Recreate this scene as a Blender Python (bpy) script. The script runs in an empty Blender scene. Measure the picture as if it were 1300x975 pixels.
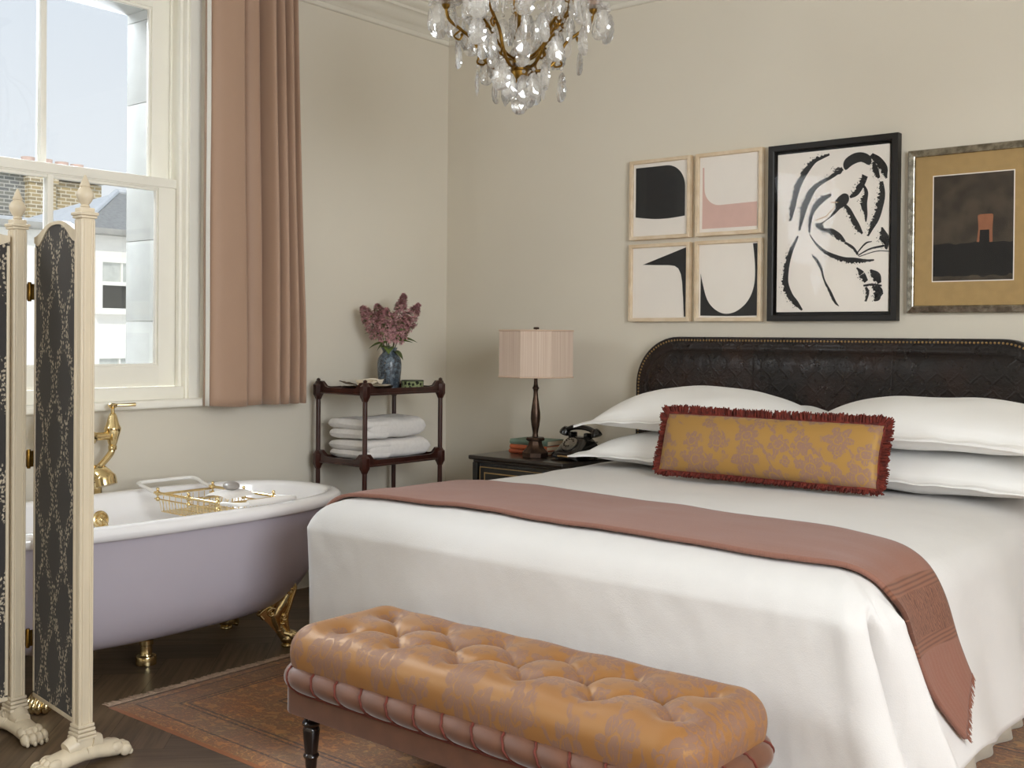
import bpy, bmesh, math, random
from mathutils import Vector, Matrix, Euler, noise
from mathutils.bvhtree import BVHTree
random.seed(7)
PI = math.pi
scn = bpy.context.scene
COL = scn.collection

# ------------------------------------------------------------------ mesh builder
def catmull(pts, n=8, closed=False):
    """smooth polyline through points of any dimension"""
    P = [tuple(p) for p in pts]
    m = len(P)
    out = []
    segs = m if closed else m - 1
    for i in range(segs):
        if closed:
            p0, p1, p2, p3 = P[(i-1) % m], P[i], P[(i+1) % m], P[(i+2) % m]
        else:
            p1, p2 = P[i], P[i+1]
            p0 = P[i-1] if i > 0 else tuple(2*a-b for a, b in zip(p1, p2))
            p3 = P[i+2] if i+2 < m else tuple(2*b-a for a, b in zip(p1, p2))
        for k in range(n):
            t = k/n
            out.append(tuple(0.5*((2*b)+(-a+c)*t+(2*a-5*b+4*c-d)*t*t+(-a+3*b-3*c+d)*t**3)
                             for a, b, c, d in zip(p0, p1, p2, p3)))
    if not closed:
        out.append(P[-1])
    return out

def lerp_table(tab, x):
    """piecewise linear lookup in [(x, y), ...]"""
    if x <= tab[0][0]:
        return tab[0][1]
    for (a, ya), (b, yb) in zip(tab, tab[1:]):
        if x <= b:
            return ya + (yb-ya)*(x-a)/(b-a)
    return tab[-1][1]

class MB:
    def __init__(self):
        self.v, self.f, self.mi, self.uv, self.has_uv = [], [], [], [], False
    def add(self, vs, fs, mi=0, M=None, uv=None):
        b = len(self.v)
        for i, p in enumerate(vs):
            p = Vector(p)
            self.v.append(M @ p if M is not None else p)
        if uv is not None:
            self.has_uv = True
            self.uv.extend(uv)
        else:
            self.uv.extend([(0.0, 0.0)]*len(vs))
        for f in fs:
            self.f.append(tuple(b+i for i in f)); self.mi.append(mi)
        return self
    def addbm(self, bm, mi=0, M=None):
        bm.verts.index_update()
        self.add([v.co.copy() for v in bm.verts], [[v.index for v in f.verts] for f in bm.faces], mi, M)
        bm.free()
        return self
    def box(self, c, s, b=0.0, seg=2, rot=None, mi=0):
        bm = bmesh.new()
        bmesh.ops.create_cube(bm, size=1.0)
        for v in bm.verts:
            v.co = Vector((v.co.x*s[0], v.co.y*s[1], v.co.z*s[2]))
        if b > 0:
            bmesh.ops.bevel(bm, geom=bm.edges[:], offset=min(b, 0.49*min(s)), segments=seg, profile=0.6, affect='EDGES')
        M = Matrix.Translation(c)
        if rot is not None:
            M = M @ Euler(rot).to_matrix().to_4x4()
        return self.addbm(bm, mi, M)
    def span(self, lo, hi, b=0.0, seg=2, mi=0):
        return self.box([(a+c)/2 for a, c in zip(lo, hi)], [abs(c-a) for a, c in zip(lo, hi)], b, seg, None, mi)
    def lathe(self, prof, seg=32, M=None, mi=0, cap=True, ph=0.0):
        vs, fs = [], []
        n = len(prof)
        for r, z in prof:
            for k in range(seg):
                a = 2*PI*k/seg + ph
                vs.append((r*math.cos(a), r*math.sin(a), z))
        for i in range(n-1):
            for k in range(seg):
                k2 = (k+1) % seg
                fs.append((i*seg+k, i*seg+k2, (i+1)*seg+k2, (i+1)*seg+k))
        if cap:
            fs.append(tuple(reversed(range(seg))))
            fs.append(tuple((n-1)*seg+k for k in range(seg)))
        return self.add(vs, fs, mi, M)
    def tube(self, pts, r, seg=10, closed=False, M=None, mi=0, cap=True, flat=1.0, up=None):
        P = [Vector(p) for p in pts]
        n = len(P)
        R = r if isinstance(r, (list, tuple)) else [r]*n
        T = []
        for i in range(n):
            a = P[i-1] if (i > 0 or closed) else P[i]
            c = P[(i+1) % n] if (i < n-1 or closed) else P[i]
            t = (c-a)
            T.append(t.normalized() if t.length > 1e-9 else Vector((0, 0, 1)))
        N = Vector(up) if up is not None else (Vector((0, 0, 1)) if abs(T[0].z) < 0.9 else Vector((1, 0, 0)))
        vs, fs = [], []
        for i in range(n):
            N = N - T[i]*N.dot(T[i])
            if N.length < 1e-6:
                N = T[i].orthogonal()
            N.normalize()
            B = T[i].cross(N)
            for k in range(seg):
                a = 2*PI*k/seg
                vs.append(P[i] + (N*math.cos(a)*flat + B*math.sin(a))*R[i])
        m = n if closed else n-1
        for i in range(m):
            j = (i+1) % n
            for k in range(seg):
                k2 = (k+1) % seg
                fs.append((i*seg+k, i*seg+k2, j*seg+k2, j*seg+k))
        if cap and not closed:
            fs.append(tuple(reversed(range(seg))))
            fs.append(tuple((n-1)*seg+k for k in range(seg)))
        return self.add(vs, fs, mi, M)
    def grid(self, fn, nu, nv, cu=False, cv=False, M=None, mi=0, uvfn=None, flip=False):
        """fn(i, j) -> point for i in range(nu), j in range(nv)"""
        vs = [fn(i, j) for i in range(nu) for j in range(nv)]
        uv = [uvfn(i, j) for i in range(nu) for j in range(nv)] if uvfn else None
        fs = []
        for i in range(nu if cu else nu-1):
            i2 = (i+1) % nu
            for j in range(nv if cv else nv-1):
                j2 = (j+1) % nv
                q = (i*nv+j, i2*nv+j, i2*nv+j2, i*nv+j2)
                fs.append(tuple(reversed(q)) if flip else q)
        return self.add(vs, fs, mi, M, uv)
    def prism(self, poly, a0, a1, axis='y', M=None, mi=0):
        """polygon in the two other axes, extruded along axis"""
        def P(p, a):
            return {'x': (a, p[0], p[1]), 'y': (p[0], a, p[1]), 'z': (p[0], p[1], a)}[axis]
        n = len(poly)
        vs = [P(p, a0) for p in poly] + [P(p, a1) for p in poly]
        fs = [tuple(range(n)), tuple(range(2*n-1, n-1, -1))]
        fs += [(i, n+i, n+(i+1) % n, (i+1) % n) for i in range(n)]
        bm = bmesh.new()
        bv = [bm.verts.new(v) for v in vs]
        for f in fs:
            bm.faces.new([bv[i] for i in f])
        bmesh.ops.recalc_face_normals(bm, faces=bm.faces[:])
        return self.addbm(bm, mi, M)
    def ball(self, c, r, seg=16, rings=10, M=None, mi=0):
        rr = r if isinstance(r, (list, tuple)) else (r, r, r)
        vs = [(c[0], c[1], c[2]-rr[2])]
        fs = []
        for i in range(1, rings):
            t = PI*i/rings - PI/2
            for k in range(seg):
                a = 2*PI*k/seg
                vs.append((c[0]+rr[0]*math.cos(t)*math.cos(a), c[1]+rr[1]*math.cos(t)*math.sin(a), c[2]+rr[2]*math.sin(t)))
        vs.append((c[0], c[1], c[2]+rr[2]))
        last = len(vs)-1
        for k in range(seg):
            k2 = (k+1) % seg
            fs.append((0, 1+k2, 1+k))
            for i in range(rings-2):
                fs.append((1+i*seg+k, 1+i*seg+k2, 1+(i+1)*seg+k2, 1+(i+1)*seg+k))
            fs.append((1+(rings-2)*seg+k, 1+(rings-2)*seg+k2, last))
        return self.add(vs, fs, mi, M)
    def build(self, name, mats, parent=None, angle=38, world=False, origin=None):
        """links the collected shapes as ONE mesh object"""
        if not isinstance(mats, (list, tuple)):
            mats = [mats]
        off = Vector((0, 0, 0))
        if origin is not None:
            off = Vector(origin)
        elif world and parent is not None:
            off = world_loc(parent)
        me = bpy.data.meshes.new(name)
        me.from_pydata([tuple(p-off) for p in self.v], [], self.f)
        for m in mats:
            me.materials.append(m)
        me.polygons.foreach_set('material_index', self.mi)
        me.polygons.foreach_set('use_smooth', [True]*len(self.f))
        if self.has_uv:
            lay = me.uv_layers.new(name='UVMap')
            for lp in me.loops:
                lay.data[lp.index].uv = self.uv[lp.vertex_index]
        me.update()
        me.validate()
        me.set_sharp_from_angle(angle=math.radians(angle))
        o = bpy.data.objects.new(name, me)
        COL.objects.link(o)
        if parent is not None:
            o.parent = parent
        if origin is not None:
            o.location = off
        return o

def world_loc(o):
    l = Vector(o.location)
    while o.parent is not None:
        o = o.parent
        l = l + Vector(o.location)
    return l

def tag(o, label, cat, group=None, kind=None):
    if label: o['label'] = label
    if cat: o['category'] = cat
    if group: o['group'] = group
    if kind: o['kind'] = kind
    return o

def thing(name, label, cat, loc=(0, 0, 0), rz=0.0, group=None):
    o = bpy.data.objects.new(name, None)
    o.empty_display_size = 0.05
    COL.objects.link(o)
    o.location = loc
    o.rotation_euler = (0, 0, rz)
    return tag(o, label, cat, group)

def struct(o, label=None, cat='structure'):
    o['kind'] = 'structure'
    return tag(o, label, cat)

def copy_part(o, parent, loc=None, rot=None, scale=None):
    c = o.copy()
    COL.objects.link(c)
    c.parent = parent
    if loc is not None: c.location = loc
    if rot is not None: c.rotation_euler = rot
    if scale is not None: c.scale = scale
    return c

def copy_tree(o, parent=None):
    c = o.copy()
    COL.objects.link(c)
    c.parent = parent
    for ch in list(o.children):
        copy_tree(ch, c)
    return c

def rot_to(d, up=(0, 0, 1)):
    """matrix turning +Z to direction d"""
    return Vector(d).normalized().to_track_quat('Z', 'Y').to_matrix().to_4x4()

# ------------------------------------------------------------------ materials
def lin(c):
    if isinstance(c, str):
        c = c.lstrip('#')
        c = [int(c[i:i+2], 16)/255 for i in (0, 2, 4)]
    return tuple((x/12.92 if x <= 0.04045 else ((x+0.055)/1.055)**2.4) for x in c[:3]) + (1.0,)

class G:
    """a small node-graph writer around one Principled BSDF"""
    def __init__(self, name, **pr):
        self.m = bpy.data.materials.new(name)
        self.m.use_nodes = True
        self.nt = self.m.node_tree
        self.b = self.nt.nodes['Principled BSDF']
        self.out = self.nt.nodes['Material Output']
        self.p(**pr)
    def set(self, sock, v):
        if isinstance(v, bpy.types.NodeSocket):
            self.nt.links.new(v, sock)
        else:
            if isinstance(v, str):
                v = lin(v)
            sock.default_value = v
    def p(self, **kw):
        for k, v in kw.items():
            self.set(self.b.inputs[k.replace('_', ' ')], v)
        return self
    def n(self, t, inp=None, **at):
        nd = self.nt.nodes.new('ShaderNode'+t)
        for k, v in at.items():
            setattr(nd, k, v)
        for k, v in (inp or {}).items():
            self.set(nd.inputs[k], v)
        return nd
    def math(self, op, a, b=None, c=None, clamp=False):
        nd = self.nt.nodes.new('ShaderNodeMath')
        nd.operation = op
        nd.use_clamp = clamp
        for i, v in enumerate((a, b, c)):
            if v is not None:
                self.set(nd.inputs[i], v)
        return nd.outputs[0]
    def mix(self, fac, a, b, blend='MIX'):
        nd = self.nt.nodes.new('ShaderNodeMix')
        nd.data_type = 'RGBA'
        nd.blend_type = blend
        self.set(nd.inputs[0], fac); self.set(nd.inputs[6], a); self.set(nd.inputs[7], b)
        return nd.outputs[2]
    def sstep(self, x, lo, hi):
        nd = self.n('MapRange', interpolation_type='SMOOTHSTEP')
        self.set(nd.inputs['Value'], x)
        nd.inputs['From Min'].default_value = lo
        nd.inputs['From Max'].default_value = hi
        return nd.outputs['Result']
    def obj(self):
        return self.n('TexCoord').outputs['Object']
    def uv(self):
        return self.n('TexCoord').outputs['UV']
    def xyz(self, v):
        s = self.n('SeparateXYZ')
        self.set(s.inputs[0], v)
        return s.outputs[0], s.outputs[1], s.outputs[2]
    def comb(self, x, y, z=0.0):
        s = self.n('CombineXYZ')
        for i, a in enumerate((x, y, z)):
            self.set(s.inputs[i], a)
        return s.outputs[0]
    def scale(self, v, s):
        nd = self.n('Mapping')
        self.set(nd.inputs['Vector'], v)
        nd.inputs['Scale'].default_value = s if isinstance(s, (tuple, list)) else (s, s, s)
        return nd.outputs[0]
    def noise(self, v, scale, detail=3.0, rough=0.5):
        nd = self.n('TexNoise')
        if v is not None: self.set(nd.inputs['Vector'], v)
        nd.inputs['Scale'].default_value = scale
        nd.inputs['Detail'].default_value = detail
        nd.inputs['Roughness'].default_value = rough
        return nd.outputs['Fac']
    def bump(self, h, strength=0.3, dist=0.01):
        nd = self.n('Bump')
        self.set(nd.inputs['Height'], h)
        nd.inputs['Strength'].default_value = strength
        nd.inputs['Distance'].default_value = dist
        self.p(Normal=nd.outputs[0])
        return self

def simple(name, col, rough=0.6, metal=0.0, var=0.0, vscale=12.0, bump=0.0, bscale=60.0, bdist=0.003, stretch=None, col2=None, **pr):
    g = G(name, Roughness=rough, Metallic=metal, **pr)
    c = lin(col)
    v = g.obj()
    if stretch: v = g.scale(v, stretch)
    if var > 0 or col2 is not None:
        f = g.noise(v, vscale, 4.0)
        c2 = lin(col2) if col2 is not None else tuple(x*(1-var) for x in c[:3])+(1.0,)
        g.p(Base_Color=g.mix(g.sstep(f, 0.3, 0.7), c, c2))
    else:
        f = g.noise(v, vscale, 2.0)
        g.p(Base_Color=g.mix(f, c, tuple(x*0.97 for x in c[:3])+(1.0,)))
    if bump > 0:
        g.bump(g.noise(v, bscale, 4.0), bump, bdist)
    return g.m

def floral(g, vec, cell, petals, R, rnd=0.6, veins=True):
    """scattered petalled flowers: returns a 0..1 mask"""
    sc = 1.0/cell
    vo = g.n('TexVoronoi', voronoi_dimensions='2D', feature='F1')
    g.set(vo.inputs['Vector'], vec)
    vo.inputs['Scale'].default_value = sc
    vo.inputs['Randomness'].default_value = rnd
    d = g.n('VectorMath', operation='SUBTRACT')
    g.set(d.inputs[0], vec); g.set(d.inputs[1], vo.outputs['Position'])
    x, y, _ = g.xyz(d.outputs[0])
    r = g.math('MULTIPLY', g.math('SQRT', g.math('ADD', g.math('MULTIPLY', x, x), g.math('MULTIPLY', y, y))), sc)
    cr, cg, cb = g.xyz(vo.outputs['Color'])
    th = g.math('ADD', g.math('ARCTAN2', y, x), g.math('MULTIPLY', cr, 6.28))
    k = g.math('COSINE', g.math('MULTIPLY', th, float(petals)))
    pet = g.math('SQRT', g.math('MULTIPLY_ADD', k, 0.5, 0.5))
    rad = g.math('MULTIPLY', g.math('MULTIPLY_ADD', pet, 0.45*R, 0.55*R), g.math('MULTIPLY_ADD', cg, 0.4, 0.75))
    m = g.sstep(g.math('SUBTRACT', rad, r), -0.012, 0.012)
    if veins:
        k2 = g.math('ABSOLUTE', g.math('SINE', g.math('MULTIPLY', th, float(petals))))
        v1 = g.math('MULTIPLY', g.sstep(k2, 0.17, 0.06), g.sstep(r, R*0.2, R*0.3))
        ring = g.sstep(g.math('ABSOLUTE', g.math('SUBTRACT', r, R*0.34)), 0.025, 0.01)
        m = g.math('MULTIPLY', m, g.math('SUBTRACT', 1.0, g.math('MAXIMUM', v1, ring)))
    return m

def brocade(name, gold, mauve, cell=0.13, stretch=(1, 1, 1)):
    g = G(name)
    v0 = g.uv()
    v = g.scale(v0, stretch)
    wob = g.n('TexNoise'); g.set(wob.inputs['Vector'], v); wob.inputs['Scale'].default_value = 38.0; wob.inputs['Detail'].default_value = 3.0
    wv = g.n('VectorMath', operation='MULTIPLY_ADD')
    g.set(wv.inputs[0], wob.outputs['Color']); wv.inputs[1].default_value = (0.022, 0.022, 0); g.set(wv.inputs[2], v)
    a = floral(g, wv.outputs[0], cell, 6, 0.44)
    b = floral(g, g.n('VectorMath', {0: wv.outputs[0], 1: (3.17, 1.93, 0)}, operation='ADD').outputs[0], cell*0.5, 4, 0.38)
    clump = g.sstep(g.noise(v, 9.0, 2.0), 0.46, 0.52)
    b = g.math('MULTIPLY', b, clump)
    stem = g.n('TexWave', wave_type='BANDS', bands_direction='DIAGONAL')
    g.set(stem.inputs['Vector'], wv.outputs[0])
    stem.inputs['Scale'].default_value = 5.0; stem.inputs['Distortion'].default_value = 6.0; stem.inputs['Detail'].default_value = 2.0
    st = g.math('MULTIPLY', g.sstep(stem.outputs['Fac'], 0.955, 0.985), g.sstep(g.noise(v, 7.0), 0.46, 0.52))
    mask = g.math('MAXIMUM', g.math('MAXIMUM', a, b), st)
    weave = g.n('TexNoise'); g.set(weave.inputs['Vector'], g.scale(v, (1, 0.35, 1))); weave.inputs['Scale'].default_value = 210.0; weave.inputs['Detail'].default_value = 3.0
    mask = g.math('MULTIPLY', mask, g.sstep(weave.outputs['Fac'], 0.34, 0.46))
    # fine warp lines in the satin ground
    x, y, z = g.xyz(v0)
    rib = g.math('SINE', g.math('MULTIPLY', x, 2600.0))
    ground = g.mix(g.math('MULTIPLY_ADD', rib, 0.12, 0.15), lin(gold), tuple(c*0.7 for c in lin(gold)[:3])+(1.0,))
    g.p(Base_Color=g.mix(mask, ground, lin(mauve)),
        Roughness=g.math('MULTIPLY_ADD', mask, 0.2, 0.5),
        Metallic=0.0, Sheen_Weight=0.08, Sheen_Roughness=0.4)
    g.b.inputs['Specular IOR Level'].default_value = 0.7
    g.b.inputs['Specular Tint'].default_value = (0.95, 0.72, 0.42, 1)
    g.b.inputs['Anisotropic'].default_value = 0.4
    g.bump(g.math('ADD', mask, g.math('MULTIPLY', rib, 0.1)), 0.12, 0.001)
    return g.m

def cloth(name, col, weave=900.0, rough=0.9, sheen=0.15, var=0.05, bump=0.1):
    g = G(name, Roughness=rough, Sheen_Weight=sheen)
    v = g.obj()
    c = lin(col)
    f = g.noise(v, 5.0, 4.0)
    f2 = g.noise(v, weave*0.4, 1.0)
    dark = tuple(x*(1-var*2) for x in c[:3])+(1.0,)
    g.p(Base_Color=g.mix(g.math('MULTIPLY_ADD', f2, 0.35, g.math('MULTIPLY', f, 0.65)), c, dark))
    g.bump(g.math('ADD', g.noise(v, weave*0.35, 1.0), g.math('MULTIPLY', g.noise(v, 16.0, 4.0), 3.0)), bump, 0.002)
    return g.m

MAT = {}
MAT['wall'] = simple('wall_paint', '#ddd6c7', 0.75, var=0.03, vscale=1.5, bump=0.05, bscale=40)
MAT['ceiling'] = simple('ceiling_paint', '#e2ddd0', 0.8)
MAT['trim'] = simple('cream_gloss_paint', '#f8f5ea', 0.4, var=0.03, vscale=6, bump=0.04, bscale=30)
MAT['duvet'] = cloth('white_cotton', '#dbd8d5', bump=0.22)
MAT['sheet'] = cloth('white_percale', '#f7f6f4', bump=0.12)
MAT['skirt'] = cloth('oatmeal_linen', '#cfc6b4')
MAT['towel'] = simple('white_terry', '#f0ece8', 0.95, var=0.06, vscale=60, bump=0.6, bscale=420, bdist=0.004, Sheen_Weight=0.3)
MAT['curtain'] = cloth('dusty_pink_satin', '#b09079', 700, 0.62, 0.3, 0.05, 0.06)
MAT['lining'] = cloth('white_lining', '#f2efe8')
MAT['brass'] = simple('polished_brass', '#f3dca8', 0.15, 1.0, var=0.15, vscale=14)
MAT['oldbrass'] = simple('aged_gilt_brass', '#a07c3c', 0.32, 1.0, col2='#6d4f20', vscale=30)
MAT['bronze'] = simple('dark_bronze', '#564235', 0.34, 0.75, col2='#3a2c24', vscale=25, bump=0.1, bscale=40)
MAT['mahogany'] = simple('dark_mahogany', '#42221b', 0.28, var=0.45, vscale=20, stretch=(1, 1, 0.12), Coat_Weight=0.35)
MAT['legwood'] = simple('ebonised_wood', '#1f1411', 0.25, var=0.3, vscale=20, Coat_Weight=0.4)
MAT['black'] = simple('black_lacquer', '#15130f', 0.28, var=0.3, vscale=20, Coat_Weight=0.3)
MAT['goldline'] = simple('gilt_line', '#b49563', 0.4, 0.5)
MAT['bakelite'] = simple('black_bakelite', '#121110', 0.22, Coat_Weight=0.5)
MAT['chrome'] = simple('dull_chrome', '#b9b4aa', 0.3, 0.9, var=0.3, vscale=60)
MAT['enamel'] = simple('white_enamel', '#f4f3f4', 0.12, Coat_Weight=0.6)
MAT['tubpaint'] = simple('lilac_grey_paint', '#b8b1bb', 0.32, var=0.03, vscale=4, Coat_Weight=0.25)
MAT['cream'] = simple('cream_painted_wood', '#d8cab1', 0.42, var=0.1, vscale=26, stretch=(1, 1, 0.1), bump=0.06, bscale=60)
MAT['oak'] = simple('pale_oak', '#e2d0b6', 0.5, col2='#d3bc9b', vscale=14, stretch=(1, 1, 1))
MAT['blackframe'] = simple('black_stained_wood', '#15110e', 0.5, var=0.3, vscale=30)
MAT['paper'] = simple('print_paper', '#f1eae1', 0.7, var=0.02, vscale=8)
MAT['ink'] = simple('black_ink', '#1b1918', 0.5, var=0.3, vscale=40)
MAT['inkgold'] = simple('ochre_ink', '#b48a3c', 0.5)
MAT['pink'] = simple('pale_pink_ink', '#dcb9ad', 0.6, var=0.04, vscale=20)
MAT['matboard'] = simple('tan_mount_board', '#ae9160', 0.8, var=0.1, vscale=30)
MAT['wash'] = simple('dark_umber_wash', '#4f4436', 0.7, col2='#352c23', vscale=14)
MAT['washblack'] = simple('black_wash', '#191613', 0.7, var=0.3, vscale=20)
MAT['terracotta'] = simple('terracotta_ink', '#9b6547', 0.7, var=0.15, vscale=40)
MAT['silver'] = simple('hammered_silver_leaf', '#b6b0a2', 0.26, 1.0, col2='#7d776b', vscale=35, bump=0.5, bscale=45, bdist=0.004)
MAT['stone'] = simple('portland_stone', '#a3a29d', 0.85, var=0.1, vscale=8, bump=0.15, bscale=60)
MAT['render'] = simple('white_render', '#f3f1ea', 0.85, var=0.03)
MAT['slate'] = simple('grey_slate', '#989896', 0.6, var=0.25, vscale=18, bump=0.3, bscale=22)
MAT['lead'] = simple('pale_lead', '#cfd3d8', 0.6, var=0.1)
MAT['darkglass'] = simple('dark_window_pane', '#4a4a46', 0.08, var=0.3, vscale=3)
MAT['blind'] = simple('pale_blind', '#c9ccc6', 0.5, var=0.15, vscale=10)
MAT['pot'] = simple('terracotta_pot', '#e2c4b6', 0.8, var=0.2, vscale=9)
MAT['leaf'] = simple('green_leaf', '#48592c', 0.5, col2='#6d7f3f', vscale=25)
MAT['stem'] = simple('woody_stem', '#4d4a2c', 0.6, var=0.2)
MAT['blossom'] = simple('dusty_pink_blossom', '#dbabac', 0.7, col2='#b47b81', vscale=55)
MAT['cord'] = simple('burgundy_cord', '#6d2e20', 0.8, var=0.3, vscale=80)
MAT['fringe'] = simple('rust_bullion_fringe', '#7a2c1e', 0.85, col2='#4e1a13', vscale=60)
MAT['velvet'] = simple('rose_brown_velvet', '#6c432c', 0.6, var=0.18, vscale=20, Sheen_Weight=0.7, Sheen_Roughness=0.35)
MAT['book_green'] = simple('sage_cloth_cover', '#6f8474', 0.7, var=0.1, vscale=40)
MAT['book_orange'] = simple('orange_cloth_cover', '#b9603a', 0.7, var=0.12, vscale=40)
MAT['book_rust'] = simple('rust_cloth_cover', '#9d4c2d', 0.7, var=0.12, vscale=40)
MAT['book_navy'] = simple('navy_cloth_cover', '#20222b', 0.6)
MAT['pages'] = simple('book_pages', '#d9cbb0', 0.8, var=0.1, vscale=90, stretch=(1, 1, 6))
MAT['soap'] = simple('grey_soap', '#a7a19c', 0.35, var=0.2, vscale=30)
MAT['whitecoat'] = simple('white_coated_metal', '#eeece8', 0.3)
MAT['candle'] = simple('ivory_candle_tube', '#d9cfae', 0.5)
MAT['shade'] = None
MAT['rope'] = simple('dark_flex', '#1a1715', 0.6)

# glass that lets daylight through in one clean pass: clear body, Fresnel gloss
def pane_glass(name, tint=(1, 1, 1, 1), ior=1.45, extra=0.0):
    g = G(name)
    tr = g.n('BsdfTransparent', {'Color': tint})
    gl = g.n('BsdfGlossy', {'Roughness': 0.02})
    fr = g.n('Fresnel', {'IOR': ior})
    f = g.math('ADD', fr.outputs[0], extra, clamp=True)
    mx = g.n('MixShader')
    g.set(mx.inputs[0], f); g.set(mx.inputs[1], tr.outputs[0]); g.set(mx.inputs[2], gl.outputs[0])
    g.nt.links.new(mx.outputs[0], g.out.inputs['Surface'])
    return g.m
MAT['pane'] = pane_glass('window_glass')
MAT['artglass'] = pane_glass('picture_glass', ior=1.12)

def crystal_mat():
    g = G('cut_crystal')
    gl = g.n('BsdfGlass', {'Roughness': 0.0, 'IOR': 1.52, 'Color': (1, 1, 1, 1)})
    tr = g.n('BsdfTransparent', {'Color': (1, 1, 1, 1)})
    gs = g.n('BsdfGlossy', {'Roughness': 0.03, 'Color': (1, 1, 1, 1)})
    a = g.n('MixShader'); a.inputs[0].default_value = 0.3
    g.set(a.inputs[1], gl.outputs[0]); g.set(a.inputs[2], tr.outputs[0])
    b = g.n('MixShader'); b.inputs[0].default_value = 0.25
    g.set(b.inputs[1], a.outputs[0]); g.set(b.inputs[2], gs.outputs[0])
    df = g.n('BsdfDiffuse', {'Color': (1, 1, 1, 1)})  # white diffuse share painted in to stand for the crystal's sparkle
    c = g.n('MixShader'); c.inputs[0].default_value = 0.10
    g.set(c.inputs[1], b.outputs[0]); g.set(c.inputs[2], df.outputs[0])
    g.nt.links.new(c.outputs[0], g.out.inputs['Surface'])
    return g.m
MAT['crystal'] = crystal_mat()

def brick_mat(name, c1, c2, mortar):
    g = G(name, Roughness=0.9)
    v = g.obj()
    x, y, z = g.xyz(v)
    b = g.n('TexBrick')
    g.set(b.inputs['Vector'], g.comb(g.math('ADD', x, y), z, 0.0))
    b.inputs['Color1'].default_value = lin(c1); b.inputs['Color2'].default_value = lin(c2)
    b.inputs['Mortar'].default_value = lin(mortar)
    b.inputs['Scale'].default_value = 1.0
    b.inputs['Brick Width'].default_value = 0.17; b.inputs['Row Height'].default_value = 0.06
    b.inputs['Mortar Size'].default_value = 0.009; b.inputs['Bias'].default_value = -0.1
    g.p(Base_Color=g.mix(g.math('MULTIPLY', g.noise(v, 5.0), 0.5), b.outputs['Color'], lin(c1)))
    return g.m
MAT['brick_pale'] = brick_mat('london_stock_brick', '#c9b285', '#8d8474', '#f0ead8')
MAT['brick_dark'] = brick_mat('sooty_brick', '#7c7d7c', '#9c9a8c', '#d8d6cc')
# ------------------------------------------------------------------ room shell
RX, RY, RZ = 5.9, -6.9, 3.06          # room: x 0..RX, y RY..0, z 0..RZ
WIN1 = (-2.92, -1.70)                 # visible window opening on the left wall
WIN2 = (-5.35, -4.05)                 # unseen twin further along the same wall, added to light the room
WZ0, WZ1 = 0.95, 2.80

def wall_with_openings(name, mat, opens, x0, x1, y0, y1, z1):
    m = MB()
    ys = y0
    for a, b in sorted(opens):
        m.span((x0, ys, 0), (x1, a, z1))
        m.span((x0, a, 0), (x1, b, WZ0))
        m.span((x0, a, WZ1), (x1, b, z1))
        ys = b
    m.span((x0, ys, 0), (x1, y1, z1))
    return struct(m.build(name, mat), 'cream painted window wall on the left')
wall_with_openings('wall_left', MAT['wall'], [WIN1, WIN2], -0.2, 0.0, RY-0.2, 0.2, RZ)
struct(MB().span((0.0, 0.0, 0), (RX, 0.2, RZ)).build('wall_back', MAT['wall']), 'cream painted wall behind the bed')
m = MB()
m.span((RX, RY, 0), (RX+0.2, -4.9, RZ)); m.span((RX, -2.5, 0), (RX+0.2, 0.2, RZ)); m.span((RX, -4.9, 0), (RX+0.2, -2.5, WZ0)); m.span((RX, -4.9, WZ1), (RX+0.2, -2.5, RZ))  # opening added in this unseen stretch of wall to let fill light in
struct(m.build('wall_right', MAT['wall']), 'cream wall on the right')
struct(MB().span((0.0, RY-0.2, 0), (RX+0.2, RY, RZ)).build('wall_front', MAT['wall']), 'cream wall behind the viewer')
struct(MB().span((-0.2, RY-0.2, RZ), (RX+0.2, 0.2, RZ+0.2)).build('ceiling', MAT['ceiling']), 'pale ceiling')

# cornice
CP = [(0.0, 2.893), (0.012, 2.893), (0.018, 2.899), (0.018, 2.916), (0.028, 2.922), (0.032, 2.932), (0.05, 2.938), (0.068, 2.95), (0.085, 2.97),
      (0.095, 2.982), (0.112, 2.986), (0.114, 3.0), (0.13, 3.006), (0.145, 3.02), (0.15, 3.035), (0.165, 3.04), (0.165, 3.06), (0.0, 3.06)]
m = MB().prism([(p[0], p[1]) for p in CP], RY, 0.0, 'y')
struct(m.build('trim_1', MAT['ceiling'], angle=50), 'moulded cornice over the window wall')
m = MB().prism([(-p[0], p[1]) for p in CP], 0.0, RX, 'x')
struct(m.build('trim_2', MAT['ceiling'], angle=50), 'moulded cornice over the bed wall')

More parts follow.
